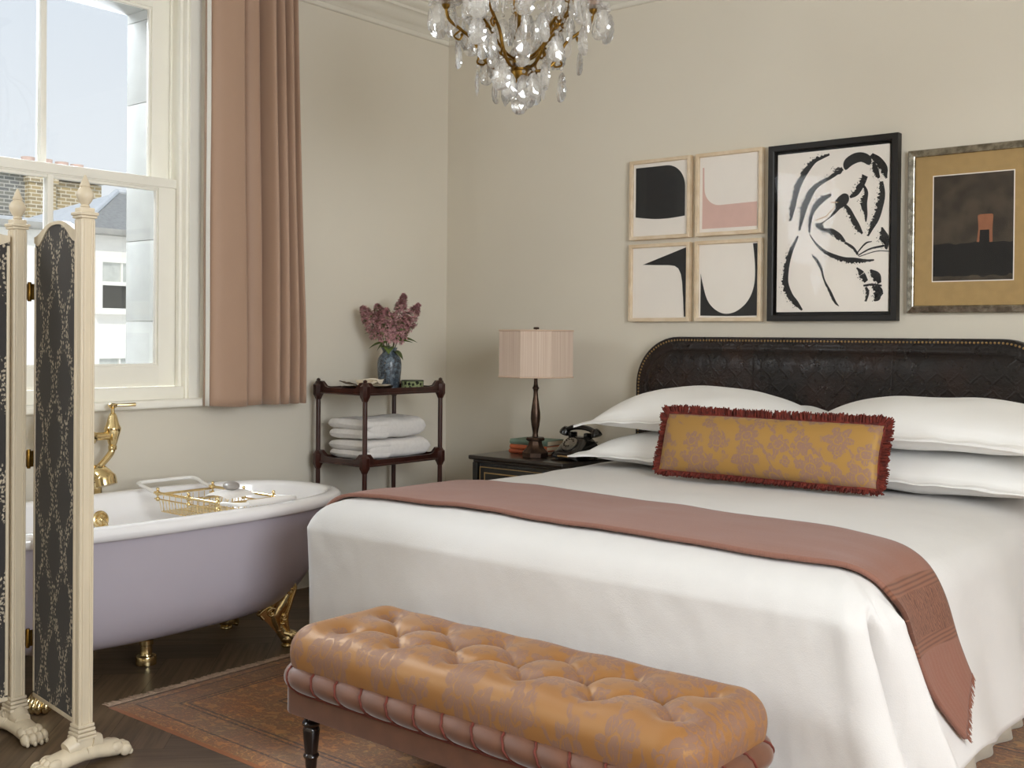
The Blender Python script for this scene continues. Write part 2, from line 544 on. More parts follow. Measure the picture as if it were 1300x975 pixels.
# herringbone boards, one floor mesh with a tone per board
def floor():
    g = G('dark_oak_boards', Roughness=0.4)
    at = g.n('Attribute', attribute_name='tone')
    tone = at.outputs['Fac']
    uvv = g.uv()
    x, y, z = g.xyz(uvv)
    grain = g.noise(g.comb(g.math('MULTIPLY', x, 3.0), g.math('MULTIPLY', y, 55.0), g.math('MULTIPLY', tone, 40.0)), 1.0, 5.0, 0.6)
    base = g.mix(tone, lin('#5a4938'), lin('#76624b'))
    g.p(Base_Color=g.mix(g.math('MULTIPLY', g.sstep(grain, 0.35, 0.75), 0.7), base, lin('#46382b')), Roughness=g.math('MULTIPLY_ADD', grain, 0.2, 0.34))
    w, L = 0.19, 0.95
    t1, t2 = Vector((w, w)), Vector((L, -L))
    vs, fs, uv, tn = [], [], [], []
    c45 = math.sqrt(0.5)
    rnd = random.Random(3)
    def board(x0, y0, x1, y1, horiz):
        gp = 0.00045
        q = [(x0+gp, y0+gp), (x1-gp, y0+gp), (x1-gp, y1-gp), (x0+gp, y1-gp)]
        Q = [((a-b)*c45, (a+b)*c45) for a, b in q]
        cx = sum(a for a, b in Q)/4; cy = sum(b for a, b in Q)/4
        if not (-0.6 < cx < RX+0.6 and RY-0.6 < cy < 0.6): return
        t = rnd.random()
        b0 = len(vs)
        # cut the board to the room's outline
        P = [(a, b, (u if horiz else v)+t*7, (v if horiz else u)+t*3) for (a, b), (u, v) in zip(Q, q)]
        for ax, lim, sgn in ((0, -0.1, 1), (0, RX+0.1, -1), (1, RY-0.1, 1), (1, 0.1, -1)):
            out = []
            for p0, p1 in zip(P, P[1:]+P[:1]):
                d0, d1 = (p0[ax]-lim)*sgn, (p1[ax]-lim)*sgn
                if d0 >= 0: out.append(p0)
                if d0*d1 < 0:
                    k = d0/(d0-d1)
                    out.append(tuple(m0+(m1-m0)*k for m0, m1 in zip(p0, p1)))
            P = out
            if not P: return
        for p in P:
            vs.append((p[0], p[1], 0.0)); uv.append((p[2], p[3]))
        fs.append(tuple(range(b0, b0+len(P)))); tn.append(t)
    for i in range(-120, 121):
        for j in range(-14, 15):
            o = t1*i + t2*j
            board(o.x, o.y, o.x+L, o.y+w, True)
            board(o.x+L, o.y+w-L, o.x+L+w, o.y+w, False)
    mb = MB()
    mb.add(vs, fs, 0, None, uv)
    nb = len(fs)
    mb.span((-0.2, RY-0.2, -0.15), (RX+0.2, 0.2, -0.0008), mi=1)
    o = mb.build('floor', [g.m, simple('board_joint', '#2e241b', 0.8)])
    a = o.data.attributes.new('tone', 'FLOAT', 'FACE')
    vals = [0.0]*len(o.data.polygons)
    for i, t in enumerate(tn): vals[i] = t
    a.data.foreach_set('value', vals)
    struct(o, 'dark oak herringbone floor')
floor()

# ------------------------------------------------------------------ sash windows
def sash_window(idx, y0, y1, label):
    yc = (y0+y1)/2
    root = thing('window_%d' % idx, label, None, (0, yc, WZ0))
    root['kind'] = 'structure'
    T = MAT['trim']
    # box frame lining the opening
    f = MB()
    for ya, yb in ((y0, y0+0.012), (y1-0.012, y1)):
        f.span((-0.2, ya, WZ0), (0.0, yb, WZ1))
    f.span((-0.2, y0, WZ1-0.012), (0.0, y1, WZ1))
    f.span((-0.2, y0, WZ0), (0.0, y1, WZ0+0.016))
    for s, yb in ((1, y0+0.012), (-1, y1-0.012)):                # staff and parting beads
        f.span((-0.055, yb, WZ0), (-0.028, yb+s*0.016, WZ1), 0.004)
        f.span((-0.118, yb, WZ0), (-0.108, yb+s*0.012, WZ1), 0.002)
        f.span((-0.2, yb, WZ0), (-0.166, yb+s*0.026, WZ1), 0.003)
    f.span((-0.2, y0+0.012, WZ1-0.05), (-0.166, y1-0.012, WZ1-0.012), 0.003)
    f.span((-0.06, y0+0.012, WZ0+0.016), (-0.01, y1-0.012, 1.02), 0.004)
    f.build('window_frame', T, root, world=True)
    # architrave on the room side
    a = MB()
    prof = [(0.0, 0.0), (0.0, 0.014), (0.058, 0.014), (0.062, 0.02), (0.07, 0.03), (0.082, 0.034), (0.09, 0.03), (0.098, 0.036), (0.112, 0.04), (0.122, 0.034), (0.125, 0.0)]
    for s, yb in ((1, y1-0.002), (-1, y0+0.002)):
        a.prism([(px, yb+s*pd) for pd, px in prof], 0.95, WZ1+0.0, 'z')
    a.prism([(px, WZ1-0.002+pd) for pd, px in prof], y0-0.125, y1+0.125, 'y')
    a.build('architrave', T, root, world=True)
    s_ = MB()
    s_.span((-0.02, y0-0.13, 0.932), (0.07, y1+0.13, 0.967), 0.012, 3)
    s_.build('window_sill', T, root, world=True)
    def sash(nm, x, zb, zt, railb, railt):
        ya, yb = y0+0.014, y1-0.014
        st = 0.095
        q = MB()
        th = 0.042
        q.span((x-th/2, ya, zb), (x+th/2, ya+st, zt), 0.003)
        q.span((x-th/2, yb-st, zb), (x+th/2, yb, zt), 0.003)
        q.span((x-th/2, ya+st-0.002, zb), (x+th/2, yb-st+0.002, zb+railb), 0.003)
        q.span((x-th/2, ya+st-0.002, zt-railt), (x+th/2, yb-st+0.002, zt), 0.003)
        # ovolo beads round the glass
        for yy, s in ((ya+st, 1), (yb-st, -1)):
            q.span((x-0.006, yy-0.002, zb+railb), (x+0.014, yy+s*0.012, zt-railt), 0.004)
        q.span((x-0.006, ya+st, zb+railb-0.002), (x+0.014, yb-st, zb+railb+0.012), 0.004)
        q.span((x-0.006, ya+st, zt-railt-0.012), (x+0.014, yb-st, zt-railt+0.002), 0.004)
        q.span((x-th/2, yc-0.013, zb+railb-0.002), (x+th/2, yc+0.013, zt-railt+0.002), 0.006)
        o = q.build(nm, T, root, world=True)
        p = MB().span((x-0.010, ya+st-0.004, zb+railb-0.004), (x-0.006, yb-st+0.004, zt-railt+0.004))
        p.build('glass_pane', MAT['pane'], o, world=True)
        return o
    lo = sash('lower_sash', -0.082, 1.021, 1.945, 0.09, 0.046)
    sash('upper_sash', -0.142, 1.902, 2.785, 0.044, 0.075)
    m = MB()
    m.span((-0.062, y0+0.014, 1.905), (-0.052, y1-0.014, 1.945), 0.003)
    m.build('meeting_rail', T, root, world=True)
    return root
sash_window(1, WIN1[0], WIN1[1], 'white painted sash window beside the pink curtain')
sash_window(2, WIN2[0], WIN2[1], 'unseen second white sash window added for its light, further along the wall')

# stone surround outside the visible window
m = MB()
for y0, y1 in (WIN1, WIN2):
    for s, yb in ((1, y1-0.04), (-1, y0+0.04)):
        for z0, z1 in ((0.6, 1.31), (1.312, 1.683), (1.685, 2.32), (2.322, 2.70), (2.702, 3.2)):
            m.span((-0.44, min(yb, yb+s*0.5), z0), (-0.201, max(yb, yb+s*0.5), z1-0.0), 0.003)
    m.span((-0.44, y0+0.04, 2.745), (-0.201, y1-0.04, 3.2), 0.003)
    m.span((-0.52, y0-0.1, 0.8), (-0.201, y1+0.1, 0.94), 0.004)
struct(m.build('trim_3', MAT['stone']), 'pale stone reveals outside the windows')

# ------------------------------------------------------------------ across the street
def town_window(root, x, y0, y1, z0, z1):
    f = MB()
    t = 0.07
    f.span((x, y0, z0), (x+0.05, y0+t, z1), 0.006); f.span((x, y1-t, z0), (x+0.05, y1, z1), 0.006)
    f.span((x, y0+0.004, z1-t), (x+0.046, y1-0.004, z1-0.003), 0.006); f.span((x, y0-0.04, z0-0.05), (x+0.12, y1+0.04, z0+0.03), 0.006)
    zm = (z0+z1)/2
    f.span((x, y0+t, zm-0.02), (x+0.04, y1-t, zm+0.03), 0.004)
    n = 3
    for k in range(1, n):
        yy = y0+t+(y1-y0-2*t)*k/n
        f.span((x, yy-0.012, zm+0.03), (x+0.03, yy+0.012, z1-t))
    o = f.build('window', MAT['render'], root, world=True)
    p = MB().span((x-0.01, y0+t, zm), (x+0.005, y1-t, z1-t)).span((x-0.01, y0+t, z0), (x+0.005, y1-t, zm), mi=1)
    p.build('pane', [MAT['blind'], MAT['darkglass']], o, world=True)

HX = -9.0
town = thing('street_townhouse', 'white rendered townhouse with a grey hipped slate roof across the street', 'house', (HX, 4.0, -4.0))
MB().span((HX-3.4, 0.4, -4.0), (HX, 7.6, 2.6)).build('wall', MAT['render'], town, world=True)
m = MB()
e = 0.14
c = [(HX+e, 2.72, 2.62), (HX+e, 7.7, 2.62), (HX-3.4-e, 7.7, 2.62), (HX-3.4-e, 2.72, 2.62), (HX-2, 4.5, 3.40), (HX-2, 6.2, 3.40)]
m.add(c, [(0, 1, 5, 4), (1, 2, 5), (2, 3, 4, 5), (3, 2, 1, 0)], 0)
m.add([c[3], c[0], c[4]], [(0, 1, 2)], 1)
o = m.build('roof', [MAT['slate'], MAT['lead']], town, world=True)
MB().tube([(HX+e, 2.72, 2.63), (HX-2, 4.5, 3.41)], 0.045, 8).tube([(HX-2, 4.5, 3.41), (HX-2, 6.2, 3.41)], 0.045, 8).build('lead_flashing', MAT['lead'], o, world=True)
MB().span((HX, 0.4, 2.54), (HX+0.2, 7.7, 2.62), 0.02).build('gutter', MAT['stone'], town, world=True)
MB().span((HX-3.4, 0.4, 2.6), (HX+0.02, 2.7, 2.68), 0.01).build('parapet', MAT['lead'], town, world=True)
town_window(town, HX, 3.02, 4.02, 1.56, 2.26)
town_window(town, HX, 2.98, 4.02, 0.10, 1.00)

br = thing('street_brick_house', 'old brick house with a chimney stack and clay pots behind the white townhouse', 'house', (-13, 4.0, -4.0))
MB().span((-14, 0.5, -4), (-13, 4.1, 3.78)).build('wall', MAT['brick_dark'], br, world=True)
MB().span((-14, 4.1, -4), (-13.02, 5.42, 3.76)).build('chimney_wall', MAT['brick_pale'], br, world=True)
st = MB().span((-13.7, 4.08, -4), (-12.86, 4.53, 3.68)).span((-13.7, 4.05, 3.68), (-12.83, 4.56, 3.76)).build('chimney_stack', MAT['brick_pale'], br, world=True)
MB().span((-14.02, 0.5, 3.78), (-12.9, 5.46, 3.86), 0.01).build('coping', MAT['render'], br, world=True)
for yy, zt in ((4.28, 4.13), (4.58, 4.13), (4.86, 4.12), (5.13, 4.11)):
    MB().lathe([(0.10, 3.84), (0.085, zt-0.08), (0.088, zt-0.06), (0.105, zt-0.05), (0.108, zt), (0.085, zt), (0.085, zt-0.03)], 20,
               Matrix.Translation((-13.3, yy, 0))).build('chimney_pot', MAT['pot'], br, world=True)
slate2 = MB().span((-15.2, 5.5, -4), (-13.4, 6.4, 3.55))
o = slate2.build('back_house', MAT['brick_dark'], origin=(-14.3, 5.95, -4))
o.name = 'street_side_house'
tag(o, 'sliver of a dark house just right of the brick chimney wall', 'house')
# ------------------------------------------------------------------ bed
BX0, BX1, BYF, BYH = 1.265, 3.28, -2.095, -0.13
bed = thing('bed', 'king-size bed with a tall dark brown leather headboard and nailhead edge', 'bed', (2.28, -1.0, 0))

def leather():
    g = G('embossed_brown_leather', Roughness=0.38, Specular_IOR_Level=0.35)
    v = g.obj()
    x, y, z = g.xyz(v)
    W, H, A = 0.085, 0.13, 0.024
    s = g.math('MULTIPLY', g.math('SINE', g.math('MULTIPLY', z, 2*PI/H)), A)
    def fam(sg, off):
        u = g.math('ADD', g.math('MULTIPLY_ADD', s, sg, x), off)
        return g.math('ABSOLUTE', g.math('SUBTRACT', g.math('FRACT', g.math('DIVIDE', u, W)), 0.5))
    d = g.math('MINIMUM', fam(1.0, 0.0), fam(-1.0, W/2))
    og = g.sstep(d, 0.10, 0.02)
    og2 = g.math('MULTIPLY', g.sstep(g.noise(v, 90.0, 3.0), 0.45, 0.6), 0.6)
    h = g.math('ADD', g.math('MULTIPLY', g.math('ADD', og, og2), g.sstep(g.noise(v, 4.0), 0.25, 0.6)), g.math('MULTIPLY', g.noise(g.scale(v, (1, 1, 0.6)), 8.0, 5.0), 4.0))
    g.bump(h, 0.35, 0.004)
    g.p(Base_Color=g.mix(g.sstep(g.noise(v, 5.0, 5.0), 0.4, 0.8), lin('#17110f'), lin('#2b1a13')),
        Roughness=g.math('MULTIPLY_ADD', g.noise(v, 30.0, 4.0), 0.25, 0.18))
    return g.m
MAT['leather'] = leather()
HB = (1.324, 3.232, 0.22, 1.262, 0.235)
def hb_loop(d, y, dz=0.0):
    x0, x1, z0, z1, R = HB
    R = max(R-d, 0.03)
    x0 += d; x1 -= d; z1 -= d
    pts = [(x0, y, z0+(z1-R-z0)*k/10) for k in range(10)]
    pts += [(x0+R-R*math.cos(a), y, z1-R+R*math.sin(a)) for a in [PI/2*k/14 for k in range(14)]]
    pts += [(x0+R+(x1-x0-2*R)*k/40, y, z1) for k in range(40)]
    pts += [(x1-R+R*math.sin(a), y, z1-R+R*math.cos(a)) for a in [PI/2*k/14 for k in range(14)]]
    pts += [(x1, y, z1-R-(z1-R-z0)*k/10) for k in range(11)]
    return pts
rings = [hb_loop(0.0, -0.004), hb_loop(0.0, -0.07), hb_loop(0.003, -0.074), hb_loop(0.03, -0.075), hb_loop(0.036, -0.0745), hb_loop(0.044, -0.079),
         hb_loop(0.058, -0.080), hb_loop(0.066, -0.078), hb_loop(0.08, -0.086), hb_loop(0.11, -0.092), hb_loop(0.17, -0.095), hb_loop(0.30, -0.096), hb_loop(0.42, -0.096)]
m = MB()
m.grid(lambda i, j: rings[i][j], len(rings), len(rings[0]), flip=True)
m.add(rings[-1], [tuple(reversed(range(len(rings[-1]))))])
hb = m.build('headboard', MAT['leather'], bed, world=True)
nl = MB()
lp = [Vector(p) for p in hb_loop(0.016, -0.075)]
acc, step = 0.0, 0.0155
for a, b in zip(lp, lp[1:]):
    L = (b-a).length
    while acc < L:
        p = a+(b-a)*(acc/L)
        nl.ball((p.x, p.y, p.z), (0.0052, 0.0035, 0.0052), 8, 4)
        acc += step
    acc -= L
nl.build('nailhead_trim', simple('antique_nailheads', '#a98a5c', 0.35, 1.0), hb, world=True)
for x in (1.957, 2.583):
    MB().tube([(x, -0.0955, 0.6), (x+0.001, -0.097, 0.9), (x, -0.096, 1.10), (x, -0.089, 1.165), (x, -0.081, 1.19)], 0.003, 8).build('seam', MAT['leather'], hb, world=True)
MB().span((1.36, -2.02, 0.30), (3.22, -0.1, 0.62), 0.06, 4).build('mattress', MAT['sheet'], bed, world=True)
MB().span((1.38, -2.0, 0.06), (3.20, -0.1, 0.295), 0.02, 2).build('base', MAT['skirt'], bed, world=True)

def u_loop(x0, x1, yf, yh, R, nL=150, nA=24, nF=180):
    pts = [(x0, yh+(yf+R-yh)*k/nL) for k in range(nL)]
    pts += [(x0+R-R*math.cos(a), yf+R-R*math.sin(a)) for a in [PI/2*k/nA for k in range(nA)]]
    pts += [(x0+R+(x1-x0-2*R)*k/nF, yf) for k in range(nF)]
    pts += [(x1-R+R*math.sin(a), yf+R-R*math.cos(a)) for a in [PI/2*k/nA for k in range(nA)]]
    pts += [(x1, yf+R+(yh-yf-R)*k/nL) for k in range(nL+1)]
    return pts
# pleated valance
m = MB()
lo, hi = u_loop(1.335, 3.275, -2.045, -0.1, 0.03, 160, 6, 160), u_loop(1.375, 3.225, -2.0, -0.1, 0.03, 160, 6, 160)
def sk(i, j):
    t = i/5
    a, b = lo[j], hi[j]
    w = 0.012*math.sin(j*0.5+1.5*math.sin(j*0.07))*(1-t)+0.004*math.sin(j*0.21+1)
    x = a[0]*(1-t)+b[0]*t; y = a[1]*(1-t)+b[1]*t
    n = Vector((x-2.3, (y+1.0), 0)); n = Vector((math.copysign(1, n.x), 0, 0)) if 170 > 1 and (j < 160 or j > len(lo)-161) else Vector((0, -1, 0))
    return (x+n.x*w, y+n.y*w, 0.014+0.30*t)
m.grid(sk, 6, len(lo))
vo = m.build('valance', MAT['skirt'], bed, angle=80, world=True)
vo.modifiers.new('Solidify', 'SOLIDIFY').thickness = 0.004

# ------------------------------------------------------------------ duvet
prof = catmull([(-0.10, 0.165), (-0.075, 0.24), (-0.05, 0.34), (-0.028, 0.45), (-0.012, 0.53), (0.0, 0.585), (0.028, 0.635), (0.07, 0.664), (0.13, 0.68), (0.22, 0.688), (0.36, 0.693), (0.55, 0.696), (0.75, 0.697), ((BX1-BX0)/2-0.0005, 0.697)], 6)
loops = []
for d, z in prof:
    R = min(max(0.065-d*0.5, 0.02), 0.085, (BX1-BX0)/2-d-0.0002)
    loops.append([(x, y, z) for x, y in u_loop(BX0+(d if d > 0 else -0.12*d), BX1-d, BYF+d*0.22 if d < 0 else BYF+d, BYH, R)])
nI, nJ = len(loops), len(loops[0])
nL, nA, nF = 150, 24, 180
def sg(x): return 1.0 if x > 0 else -1.0
def duvet_pts():
    P = [[Vector(p) for p in r] for r in loops]
    # loop distance from the two foot corners, measured on the widest ring
    ref = P[28]
    s = [0.0]
    for a, b in zip(ref, ref[1:]): s.append(s[-1]+(b-a).length)
    cL, cR = s[nL+nA//2], s[nL+nA+nF+nA//2]
    out = []
    for i in range(nI):
        row = []
        for j in range(nJ):
            a = P[max(i-1, 0)][j]; b = P[min(i+1, nI-1)][j]
            c = P[i][max(j-1, 0)]; e = P[i][min(j+1, nJ-1)]
            n = (e-c).cross(b-a)
            if n.length < 1e-9: n = Vector((0, 0, 1))
            n.normalize()
            if n.z < -0.3: n = -n
            p = P[i][j]
            z = p.z
            hang = max(0.0, min(1.0, (0.60-z)/0.42))
            # broad softness, pressed creases and drape folds
            d = 0.008*noise.noise(p*2.3)+0.005*noise.noise(p*6.0+Vector((3, 1, 2)))
            d += 0.0016*noise.noise(Vector((p.x*30, p.y*9, p.z*14)))
            d += hang*0.010*noise.noise(Vector((s[j]*3.2, z*0.8, 5)))+hang*0.004*noise.noise(Vector((s[j]*11, z*2.2, 9)))
            side = j > nL+nA+nF+nA
            if side: d += hang*(0.016*math.sin(s[j]*13+2*noise.noise(Vector((s[j]*2, 0, 0)))))
            # dog-eared corners: one overlapping fold, crease then roll
            for cc, dr, amp in ((cL, -1, 0.22), (cR, 1, 1.0)):
                q = (s[j]-cc)*dr-0.02-0.05*hang
                g = max(0.0, min(1.0, (0.625-z)/0.05))
                d += amp*g*(-0.070*math.exp(-(q/0.013)**2)+(0.034+0.045*hang)*math.exp(-((q-0.075)/0.045)**2)+0.016*math.exp(-((q+0.055)/0.04)**2))
                g2 = math.exp(-((z-0.60)/0.035)**2)
                d += amp*g2*(0.016*math.exp(-((q+0.004)/0.02)**2)-0.010*math.exp(-((q-0.035)/0.012)**2)+0.012*math.exp(-((q-0.06)/0.016)**2))
            # fan of small creases below the foot edge near the corners
            fan = math.exp(-((z-0.52)/0.09)**2)
            d += fan*0.0028*math.sin(s[j]*46+z*30)*max(0, noise.noise(Vector((s[j]*2.2, 2, 0))))
            row.append(p+n*d)
        out.append(row)
    return out
DP = duvet_pts()
# the hem is not perfectly level
for i in range(6):
    for j in range(nJ):
        DP[i][j].z += (1-i/6)*(0.02*noise.noise(Vector((j*0.05, 0, 1)))+0.012*math.sin(j*0.11))
m = MB()
m.grid(lambda i, j: DP[i][j], nI, nJ, flip=False)
dv = m.build('duvet', MAT['duvet'], angle=180, origin=(2.29, -1.1, 0.165))
mod = dv.modifiers.new('Solidify', 'SOLIDIFY'); mod.thickness = 0.014; mod.offset = -1.0
tag(dv, 'white cotton duvet draped over the bed down to the valance', 'duvet')
flat = [p for r in DP for p in r]
faces = []
for i in range(nI-1):
    for j in range(nJ-1):
        faces.append((i*nJ+j, (i+1)*nJ+j, (i+1)*nJ+j+1, i*nJ+j+1))
DBVH = BVHTree.FromPolygons(flat, faces)
# sew the two halves together down the middle; make the normals face outward
bm = bmesh.new(); bm.from_mesh(dv.data)
bm.verts.ensure_lookup_table()
bmesh.ops.remove_doubles(bm, verts=[v for v in bm.verts[(nI-1)*nJ:]], dist=0.004)
bm.to_mesh(dv.data)
up = sum(f.normal.z for f in bm.faces)
if up < 0:
    bmesh.ops.reverse_faces(bm, faces=bm.faces[:]); bm.to_mesh(dv.data)
bm.free()

# ------------------------------------------------------------------ throw across the foot of the bed
sec = [(BX0+d, z) for d, z in prof if z > 0.40]
sec = sec + [(BX1-d, z) for d, z in reversed(prof) if z > 0.19]
ss = [0.0]
for a, b in zip(sec, sec[1:]): ss.append(ss[-1]+math.hypot(b[0]-a[0], b[1]-a[1]))
LT = ss[-1]
def sec_at(a):
    a = min(max(a, 0), LT)
    for k in range(len(ss)-1):
        if a <= ss[k+1] or k == len(ss)-2:
            t = (a-ss[k])/max(ss[k+1]-ss[k], 1e-9)
            p, q = sec[k], sec[k+1]
            x, z = p[0]+(q[0]-p[0])*t, p[1]+(q[1]-p[1])*t
            tx, tz = q[0]-p[0], q[1]-p[1]
            l = math.hypot(tx, tz) or 1
            return x, z, -tz/l, tx/l
aTop = [ss[k] for k in range(len(sec)) if abs(sec[k][0]-1.36) < 0.03][0]
def a_of_x(x):      # section length at top x
    best = min(range(len(sec)), key=lambda k: abs(sec[k][0]-x)+(0 if sec[k][1] > 0.6 else 9))
    return ss[best]+(x-sec[best][0])
NEAR = catmull([(0.0, -2.0), (a_of_x(1.36), -1.985), (a_of_x(1.6), -1.95), (a_of_x(1.95), -1.925), (a_of_x(2.3), -1.94), (a_of_x(2.6), -1.95), (a_of_x(2.94), -1.97), (a_of_x(3.12), -1.965), (a_of_x(3.22), -1.96), (LT-0.40, -1.945), (LT-0.31, -1.90), (LT-0.2, -1.82), (LT-0.10, -1.74), (LT, -1.66)], 6)
FAR = catmull([(0.0, -1.5), (a_of_x(1.36), -1.46), (a_of_x(1.6), -1.42), (a_of_x(1.95), -1.44), (a_of_x(2.3), -1.475), (a_of_x(2.6), -1.52), (a_of_x(2.94), -1.555), (a_of_x(3.12), -1.585), (a_of_x(3.22), -1.61), (LT-0.40, -1.62), (LT-0.31, -1.595), (LT-0.2, -1.56), (LT-0.10, -1.53), (LT, -1.52)], 6)
nu, nv = 220, 36
TL_END = LT-0.015
def end_a(v):       # ragged, slanting end of the throw
    return LT-0.135*v**1.2-0.03
def throw_pt(i, j, lift=0.022):
    v = j/(nv-1)
    a = end_a(v)*i/(nu-1)
    yn, yf = lerp_table(NEAR, a), lerp_table(FAR, a)
    y = yn+(yf-yn)*v
    x, z, nx, nz = sec_at(a)
    o = Vector((x+nx*0.35, y, z+nz*0.35))
    if y < -1.9 and nz > 0.5: dr = Vector((-nx, 0.0, -nz))
    else: dr = Vector((-nx, 0, -nz))
    h = DBVH.ray_cast(o, dr, 1.0)
    p = h[0] if h[0] is not None else Vector((x, y, z))
    n = h[1] if h[1] is not None else Vector((nx, 0, nz))
    if n.dot(o-p) < 0: n = -n
    w = 0.0025*noise.noise(Vector((a*4, v*9, 0)))+0.003*math.sin(v*16+a*3)*max(0, (a-LT*0.55)/LT)
    return p+n*(lift+w)
def throw_mat():
    g = G('rose_brown_wool', Roughness=0.92, Sheen_Weight=0.12)
    x, y, z = g.xyz(g.uv())
    v = g.uv()
    b0, b1 = LT-0.46, LT-0.275                     # woven border band
    yy = g.math('MULTIPLY_ADD', g.math('SINE', g.math('MULTIPLY', y, 9.0)), 0.006, x)
    band = g.math('MULTIPLY', g.sstep(yy, b0, b0+0.004), g.sstep(yy, b1, b1-0.004))
    wob = g.n('TexWave', wave_type='RINGS'); g.set(wob.inputs['Vector'], v)
    wob.inputs['Scale'].default_value = 26.0; wob.inputs['Distortion'].default_value = 9.0; wob.inputs['Detail'].default_value = 2.5; wob.inputs['Detail Scale'].default_value = 1.6
    orn = g.sstep(wob.outputs['Fac'], 0.35, 0.6)
    ed = g.math('ABSOLUTE', g.math('SINE', g.math('MULTIPLY', x, 2*PI/0.022)))
    e1 = g.math('MAXIMUM', g.sstep(yy, b0+0.04, b0+0.036), g.sstep(yy, b1-0.04, b1-0.036))
    orn = g.mix(e1, g.comb(orn, orn, orn), g.comb(ed, ed, ed))
    ch = g.xyz(orn)[0]
    tail = g.math('MULTIPLY', g.sstep(yy, b1, b1+0.01), g.math('MULTIPLY', orn_soft(g, v), 0.35))
    base = g.mix(g.noise(v, 220.0, 2.0), lin('#956858'), lin('#7d5343'))
    dark = g.mix(ch, lin('#5e3a2b'), lin('#855742'))
    col = g.mix(band, base, dark)
    col = g.mix(tail, col, lin('#84503f'))
    g.p(Base_Color=col)
    g.bump(g.math('ADD', g.noise(v, 380.0, 2.0), g.math('MULTIPLY', g.noise(g.scale(v, (1, 22, 1)), 3.0), 1.5)), 0.25, 0.002)
    return g.m
def orn_soft(g, v):
    w = g.n('TexWave', wave_type='RINGS'); g.set(w.inputs['Vector'], v)
    w.inputs['Scale'].default_value = 9.0; w.inputs['Distortion'].default_value = 7.0; w.inputs['Detail'].default_value = 2.0
    return g.sstep(w.outputs['Fac'], 0.4, 0.7)
TP = [[throw_pt(i, j) for j in range(nv)] for i in range(nu)]
for it in range(10):      # wool hangs softer than the cotton under it
    Q = [[p.copy() for p in r] for r in TP]
    for i in range(1, nu-1):
        for j in range(nv):
            a = Q[i-1][j]+Q[i+1][j]
            b = (Q[i][j-1]+Q[i][j+1]) if 0 < j < nv-1 else Q[i][j]*2
            TP[i][j] = Q[i][j]*0.4+(a+b)*0.15
            TP[i][j].y = Q[i][j].y
m = MB()
m.grid(lambda i, j: TP[i][j], nu, nv, uvfn=lambda i, j: (end_a(j/(nv-1))*i/(nu-1), j/(nv-1)*0.48), flip=True)
th = m.build('throw', throw_mat(), angle=180, origin=(2.3, -1.75, 0.19))
mod = th.modifiers.new('Solidify', 'SOLIDIFY'); mod.thickness = 0.012; mod.offset = -1.0
tag(th, 'dusty pink wool throw folded across the foot of the white duvet', 'throw')
bm = bmesh.new(); bm.from_mesh(th.data)
if sum(f.normal.z for f in bm.faces) < 0:
    bmesh.ops.reverse_faces(bm, faces=bm.faces[:]); bm.to_mesh(th.data)
bm.free()
m = MB()
rnd = random.Random(11)
for k in range(110):
    v = rnd.random()
    j = min(int(v*(nv-1)), nv-2)
    t = v*(nv-1)-j
    e = TP[-1][j]*(1-t)+TP[-1][j+1]*t
    dd = (TP[-1][j]-TP[-4][j]).normalized()
    L = rnd.uniform(0.006, 0.022)
    q = e+dd*L+Vector((0, rnd.uniform(-.004, .004), 0))
    m.tube([e-dd*0.004, (e+q)/2, q], [0.0014, 0.0011, 0.0006], 5)
m.build('fringe', cloth('throw_fringe_wool', '#8a5845'), th, origin=None, world=True)

# ------------------------------------------------------------------ pillows
def pillow_fn(L, W, T, fl, droop=0.0, puff=2.3, seed=0):
    nu, nv = 72, 48
    hl, hw = L/2-fl, W/2-fl
    def pt(i, j, side):
        u = -1+2*i/(nu-1); v = -1+2*j/(nv-1)
        x, y = u*L/2, v*W/2
        # edges pulled in a little between the corners
        x *= 1-0.025*(1-v*v); y *= 1-0.035*(1-u*u)
        uu, vv = min(abs(x)/hl, 1.0), min(abs(y)/hw, 1.0)
        h = ((1-uu**puff)*(1-vv**puff))**0.46
        z = side*(T/2*h*(1.0 if side > 0 else 0.85)+0.0035)
        q = Vector((x*3+seed*5, y*3, side*2.0))
        z += side*0.012*noise.noise(q*1.5)*h+0.006*noise.noise(q*3)*(1-h)
        flz = 0.0
        if uu >= 1 or vv >= 1:      # rippled flange
            z += 0.0016*math.sin(x*48+seed)+0.0016*math.sin(y*50)
        z -= droop*(abs(u)**3)*1.0
        return (x, y, z)
    return pt, nu, nv
